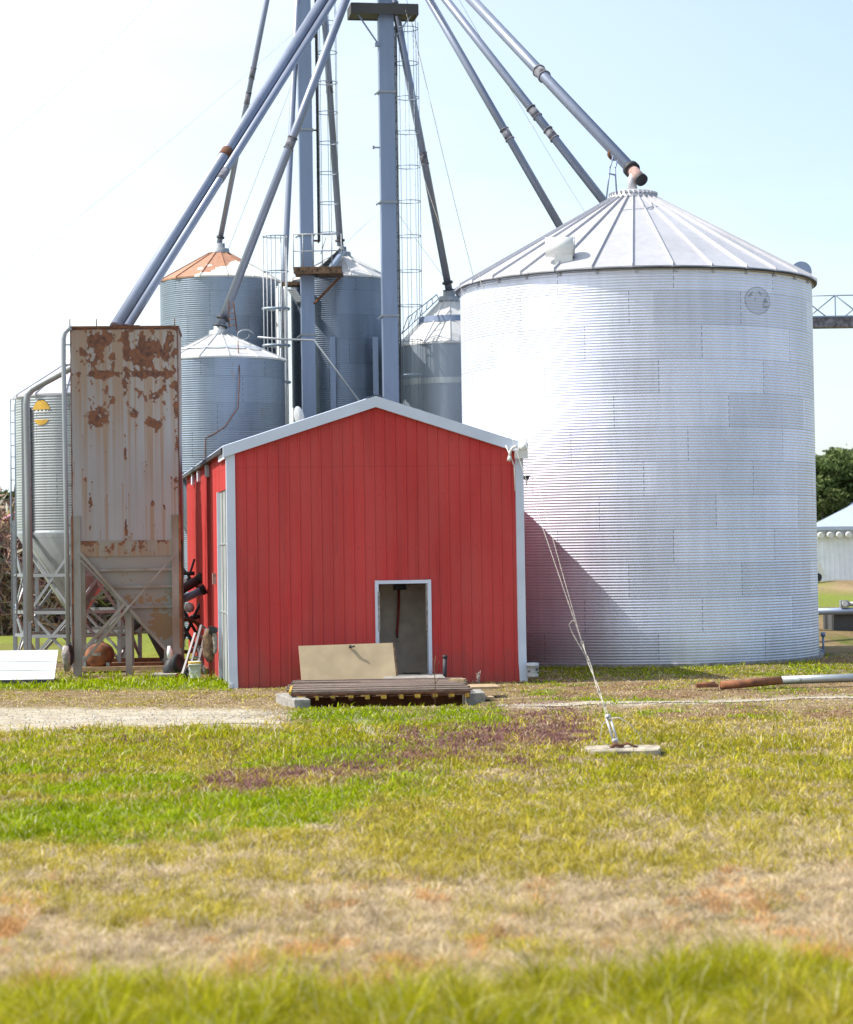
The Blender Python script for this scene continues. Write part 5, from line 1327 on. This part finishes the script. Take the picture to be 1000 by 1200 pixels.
# white trailer by the barn
tl_ = thing('trailer', tuple(P(956, 682, 150)), 'white boxy trailer just showing past the right edge of the huge bin', 'trailer')
p = P(945, 676, 148); q = P(964, 660, 148)
MB().hexa([Vector((p.x, 148, p.z)), Vector((q.x + .2, 148, p.z)), Vector((q.x + .2, 150, p.z)), Vector((p.x, 150, p.z)), Vector((p.x, 148, q.z + .3)), Vector((q.x - .1, 148, q.z)), Vector((q.x - .1, 150, q.z)), Vector((p.x, 150, q.z + .3))]).build('body', M_white, tl_)
MB().tube([(q.x - .35, 147.9, p.z - .05), (q.x - .35, 148.2, p.z - .05)], .3, 16).build('wheel', M_black, tl_)
# culvert pipe and loading block on the bank
cv = thing('culvert', tuple(P(1000, 740, 71)), 'grey horizontal pipe resting on a dark block past the right of the huge bin', 'pipe')
MB().tube([P(940, 717, 70), P(1060, 715, 70)], .11, 14).build('tube', M_casing, cv)
a = P(977, 740, 70.2); MB().box((a.x, 70.1, 0), (a.x + 3, 72, P(980, 720, 70.2).z)).build('block', M_frame_dark, cv)
pm = thing('pump', tuple(P(995, 713, 70)), 'small grey pump unit sitting on the horizontal pipe at the right edge', 'pump')
a = P(985, 711, 70); MB().box((a.x, 69.9, a.z - .02), (a.x + .25, 70.15, a.z + .2)).tube([(a.x + .2, 70, a.z + .08), (a.x + 1, 70, a.z + .1)], .07, 12).box((a.x + .45, 69.9, a.z - .1), (a.x + .55, 70.1, a.z + .15)).build('body', M_post, pm)
MB().tube([(a.x + .12, 69.88, a.z + .1), (a.x + .12, 69.82, a.z + .1)], .09, 14).build('flange', M_frost, pm)
sp_ = P(965.5, 776, 57.5); single(MB().tube([(sp_.x, sp_.y, -.05), (sp_.x, sp_.y, P(965, 745, 57.5).z)], .03, 8).tube([(sp_.x, sp_.y, P(965, 746, 57.5).z), (sp_.x, sp_.y, P(965, 741, 57.5).z)], .06, 10).box((sp_.x - .35, sp_.y - .1, 0), (sp_.x + .02, sp_.y + .1, .08)), 'standpipe', M_casing, tuple(sp_), 'thin grey standpipe at the right foot of the huge bin', 'standpipe')

# ------------------------------------------------------------------ trees and brush
M_leaf = attr_mat('pine_foliage', 'tone', 0.7, 0.2, 0, trans=0.2)
M_twig = attr_mat('bare_twigs', 'tone', 0.9, 0.1, 0)
M_bark = mat('bark', (0.16, 0.12, 0.09), 0.95, 0, 0.3, 8)
def leaf_mesh(name, pts, size, tones, m, elong=1.0, seed=1):
    rg = np.random.default_rng(seed); N = len(pts)
    a = rg.normal(size=(N, 3)); a /= np.linalg.norm(a, axis=1)[:, None]; b = rg.normal(size=(N, 3)); b -= (b * a).sum(1)[:, None] * a; b /= np.linalg.norm(b, axis=1)[:, None]
    s = size * (.6 + .8 * rg.random(N))[:, None]
    V = np.stack([pts + a * s * elong, pts + b * s * .5, pts - a * s * elong, pts - b * s * .5], 1).astype(np.float32)
    me = bpy.data.meshes.new(name); me.vertices.add(N * 4); me.vertices.foreach_set('co', V.ravel())
    me.loops.add(N * 4); me.loops.foreach_set('vertex_index', np.arange(N * 4, dtype=np.int32)); me.polygons.add(N)
    me.polygons.foreach_set('loop_start', (np.arange(N) * 4).astype(np.int32)); me.polygons.foreach_set('loop_total', np.full(N, 4, np.int32)); me.update()
    at = me.color_attributes.new('tone', 'FLOAT_COLOR', 'POINT'); c = np.repeat(np.concatenate([tones, np.ones((N, 1))], 1)[:, None], 4, 1).astype(np.float32); at.data.foreach_set('color', c.ravel())
    me.materials.append(m); return me
def pine_crown(seed, hgt, wid):
    rg = np.random.default_rng(seed); pts = []; tn = []
    for c in range(46):
        t = rg.random() ** .8; z = hgt * (.28 + .72 * t); rr = wid * (1 - t * .75) * (.35 + .75 * rg.random()); az = rg.random() * 6.28
        k = 170; q = rg.normal(size=(k, 3)) * np.array([.55, .55, .3]) * (1.15 - .5 * t) * wid * .42
        q += np.array([rr * math.cos(az), rr * math.sin(az), z]); pts.append(q)
        base = np.array((.075, .11, .035)) * (.7 + .8 * rg.random()) + np.array((.02, .012, 0)) * rg.random(); tn.append(np.tile(base, (k, 1)) * (.8 + .4 * rg.random((k, 1))))
    return np.concatenate(pts), np.concatenate(tn)
protos = []
for s in range(3):
    p_, t_ = pine_crown(50 + s, 9.0, 2.3); protos.append(leaf_mesh('crown', p_, .17, t_, M_leaf, 1.3, s))
def trunk_mesh(h, r, seed):
    rr = random.Random(seed); m = MB().tube([(0, 0, -.3), (rr.uniform(-.1, .1), 0, h * .4), (rr.uniform(-.2, .2), 0, h * .8), (0, 0, h)], [r, r * .8, r * .4, r * .1], 8)
    for k in range(8):
        z = h * (.3 + .07 * k); a = rr.random() * 6.28; m.tube([(0, 0, z), (1.3 * math.cos(a), 1.3 * math.sin(a), z + .5)], [r * .3, r * .08], 5)
    me = bpy.data.meshes.new('trunk'); me.from_pydata(m.v, [], m.f); me.materials.append(M_bark); return me
tmesh = [trunk_mesh(8.4, .2, s) for s in range(2)]
def tree(px, d, h, label, grp, k, name='pine_tree'):
    p = P(px, 640, d); o = thing(name, (p.x, d, 0), label, 'tree', grp); s = h / 9.0; o.scale = (s * random.uniform(.9, 1.15), s, s); o.rotation_euler = (0, 0, random.uniform(0, 6.28))
    for me, n in ((protos[k % 3], 'crown'), (tmesh[k % 2], 'trunk')):
        c = bpy.data.objects.new(n, me); COL.objects.link(c); c.parent = o
    return o
rt = [(948, 192, 9.2), (957, 201, 10.2), (966, 188, 9.4), (974, 196, 9.8), (983, 190, 9.9), (991, 204, 10.9), (1000, 189, 9.6), (1008, 197, 10.4), (1018, 193, 9.8), (1030, 200, 10.4), (936, 196, 9.4), (924, 190, 9.0)]
tl = ['leftmost pine showing past the bin edge', 'second pine from the bin edge, set farther back', 'third pine from the bin edge, shorter', 'fourth pine from the bin edge', 'fifth pine from the bin edge', 'tallest pine above the barn roof', 'pine at the right edge of the photo above the barn', 'dark pine past the right edge', 'pine beyond the frame right of the barn', 'outermost pine right of the barn', 'pine mostly behind the huge bin', 'pine hidden behind the huge bin']
for k, (px, d, h) in enumerate(rt):
    if k in (8, 9, 11): continue
    tree(px, d, h, tl[k], 'dark pines behind the barn', k)
for k, (px, d, h, lab) in enumerate(((-14, 108, 5.9, 'round evergreen half cut by the left edge'), (4, 105, 5.6, 'dark evergreen behind the brown brush at the left edge'), (26, 112, 5.6, 'evergreen behind the frame of the left silo'), (50, 109, 5.4, 'evergreen seen behind the left silo hopper'))):
    tree(px, d, h, lab, 'evergreens behind the brush on the left', k, 'evergreen_tree')
# leafless brush
def brush(seed, h, w):
    rg = np.random.default_rng(seed); N = 5200
    az = rg.random(N) * 6.28; r = w * np.sqrt(rg.random(N)); t = rg.random(N)
    pts = np.stack([r * np.cos(az), r * np.sin(az), h * t * (1 - .5 * (r / w) ** 2) * (.7 + .5 * rg.random(N))], 1)
    tn = np.array((.20, .145, .115)) * (1.0 + 1.2 * rg.random((N, 1))) * (1 + .15 * rg.normal(size=(N, 3)))
    return leaf_mesh('twigs', pts, .07, np.clip(tn, .02, .6), M_twig, 4.5, seed)
bm_ = [brush(s, 3.0, 1.6) for s in (1, 2, 3)]
stm = MB()
for k in range(9):
    a = k * .7; stm.tube([(0, 0, -.1), (.5 * math.cos(a), .5 * math.sin(a), 1.4), (1.1 * math.cos(a), 1.1 * math.sin(a), 2.7)], [.05, .03, .01], 5)
me_s = bpy.data.meshes.new('stems'); me_s.from_pydata(stm.v, [], stm.f); me_s.materials.append(M_bark)
bl_ = ['at the very left edge', 'behind the thin ladder at the left edge', 'behind the leftmost post', 'seen through the frame of the left silo', 'behind the left silo legs', 'low down between the left silo and the rusty bin', 'behind the rusty bin legs', 'seen in the gap under the rusty bin', 'farthest right, next to the dark gap by the shed', 'taller one behind the left edge']
for k, px in enumerate((-30, -8, 12, 34, 55, 76, 100, 130, 165, 2)):
    d = 80 + (k * 7 % 9) * .7; p = P(px, 640, d); s = 1.25 + .25 * ((k * 5) % 3) / 2
    if k > 5: s *= .8
    o = thing('bare_shrub', (p.x, d, 0), 'leafless brown shrub ' + bl_[k], 'shrub', 'leafless brown brush behind the silos'); o.scale = (s, s, s * (1.05 if k != 9 else 1.3)); o.rotation_euler = (0, 0, k * 1.3)
    for me, n in ((bm_[k % 3], 'twigs'), (me_s, 'stems')):
        c = bpy.data.objects.new(n, me); COL.objects.link(c); c.parent = o
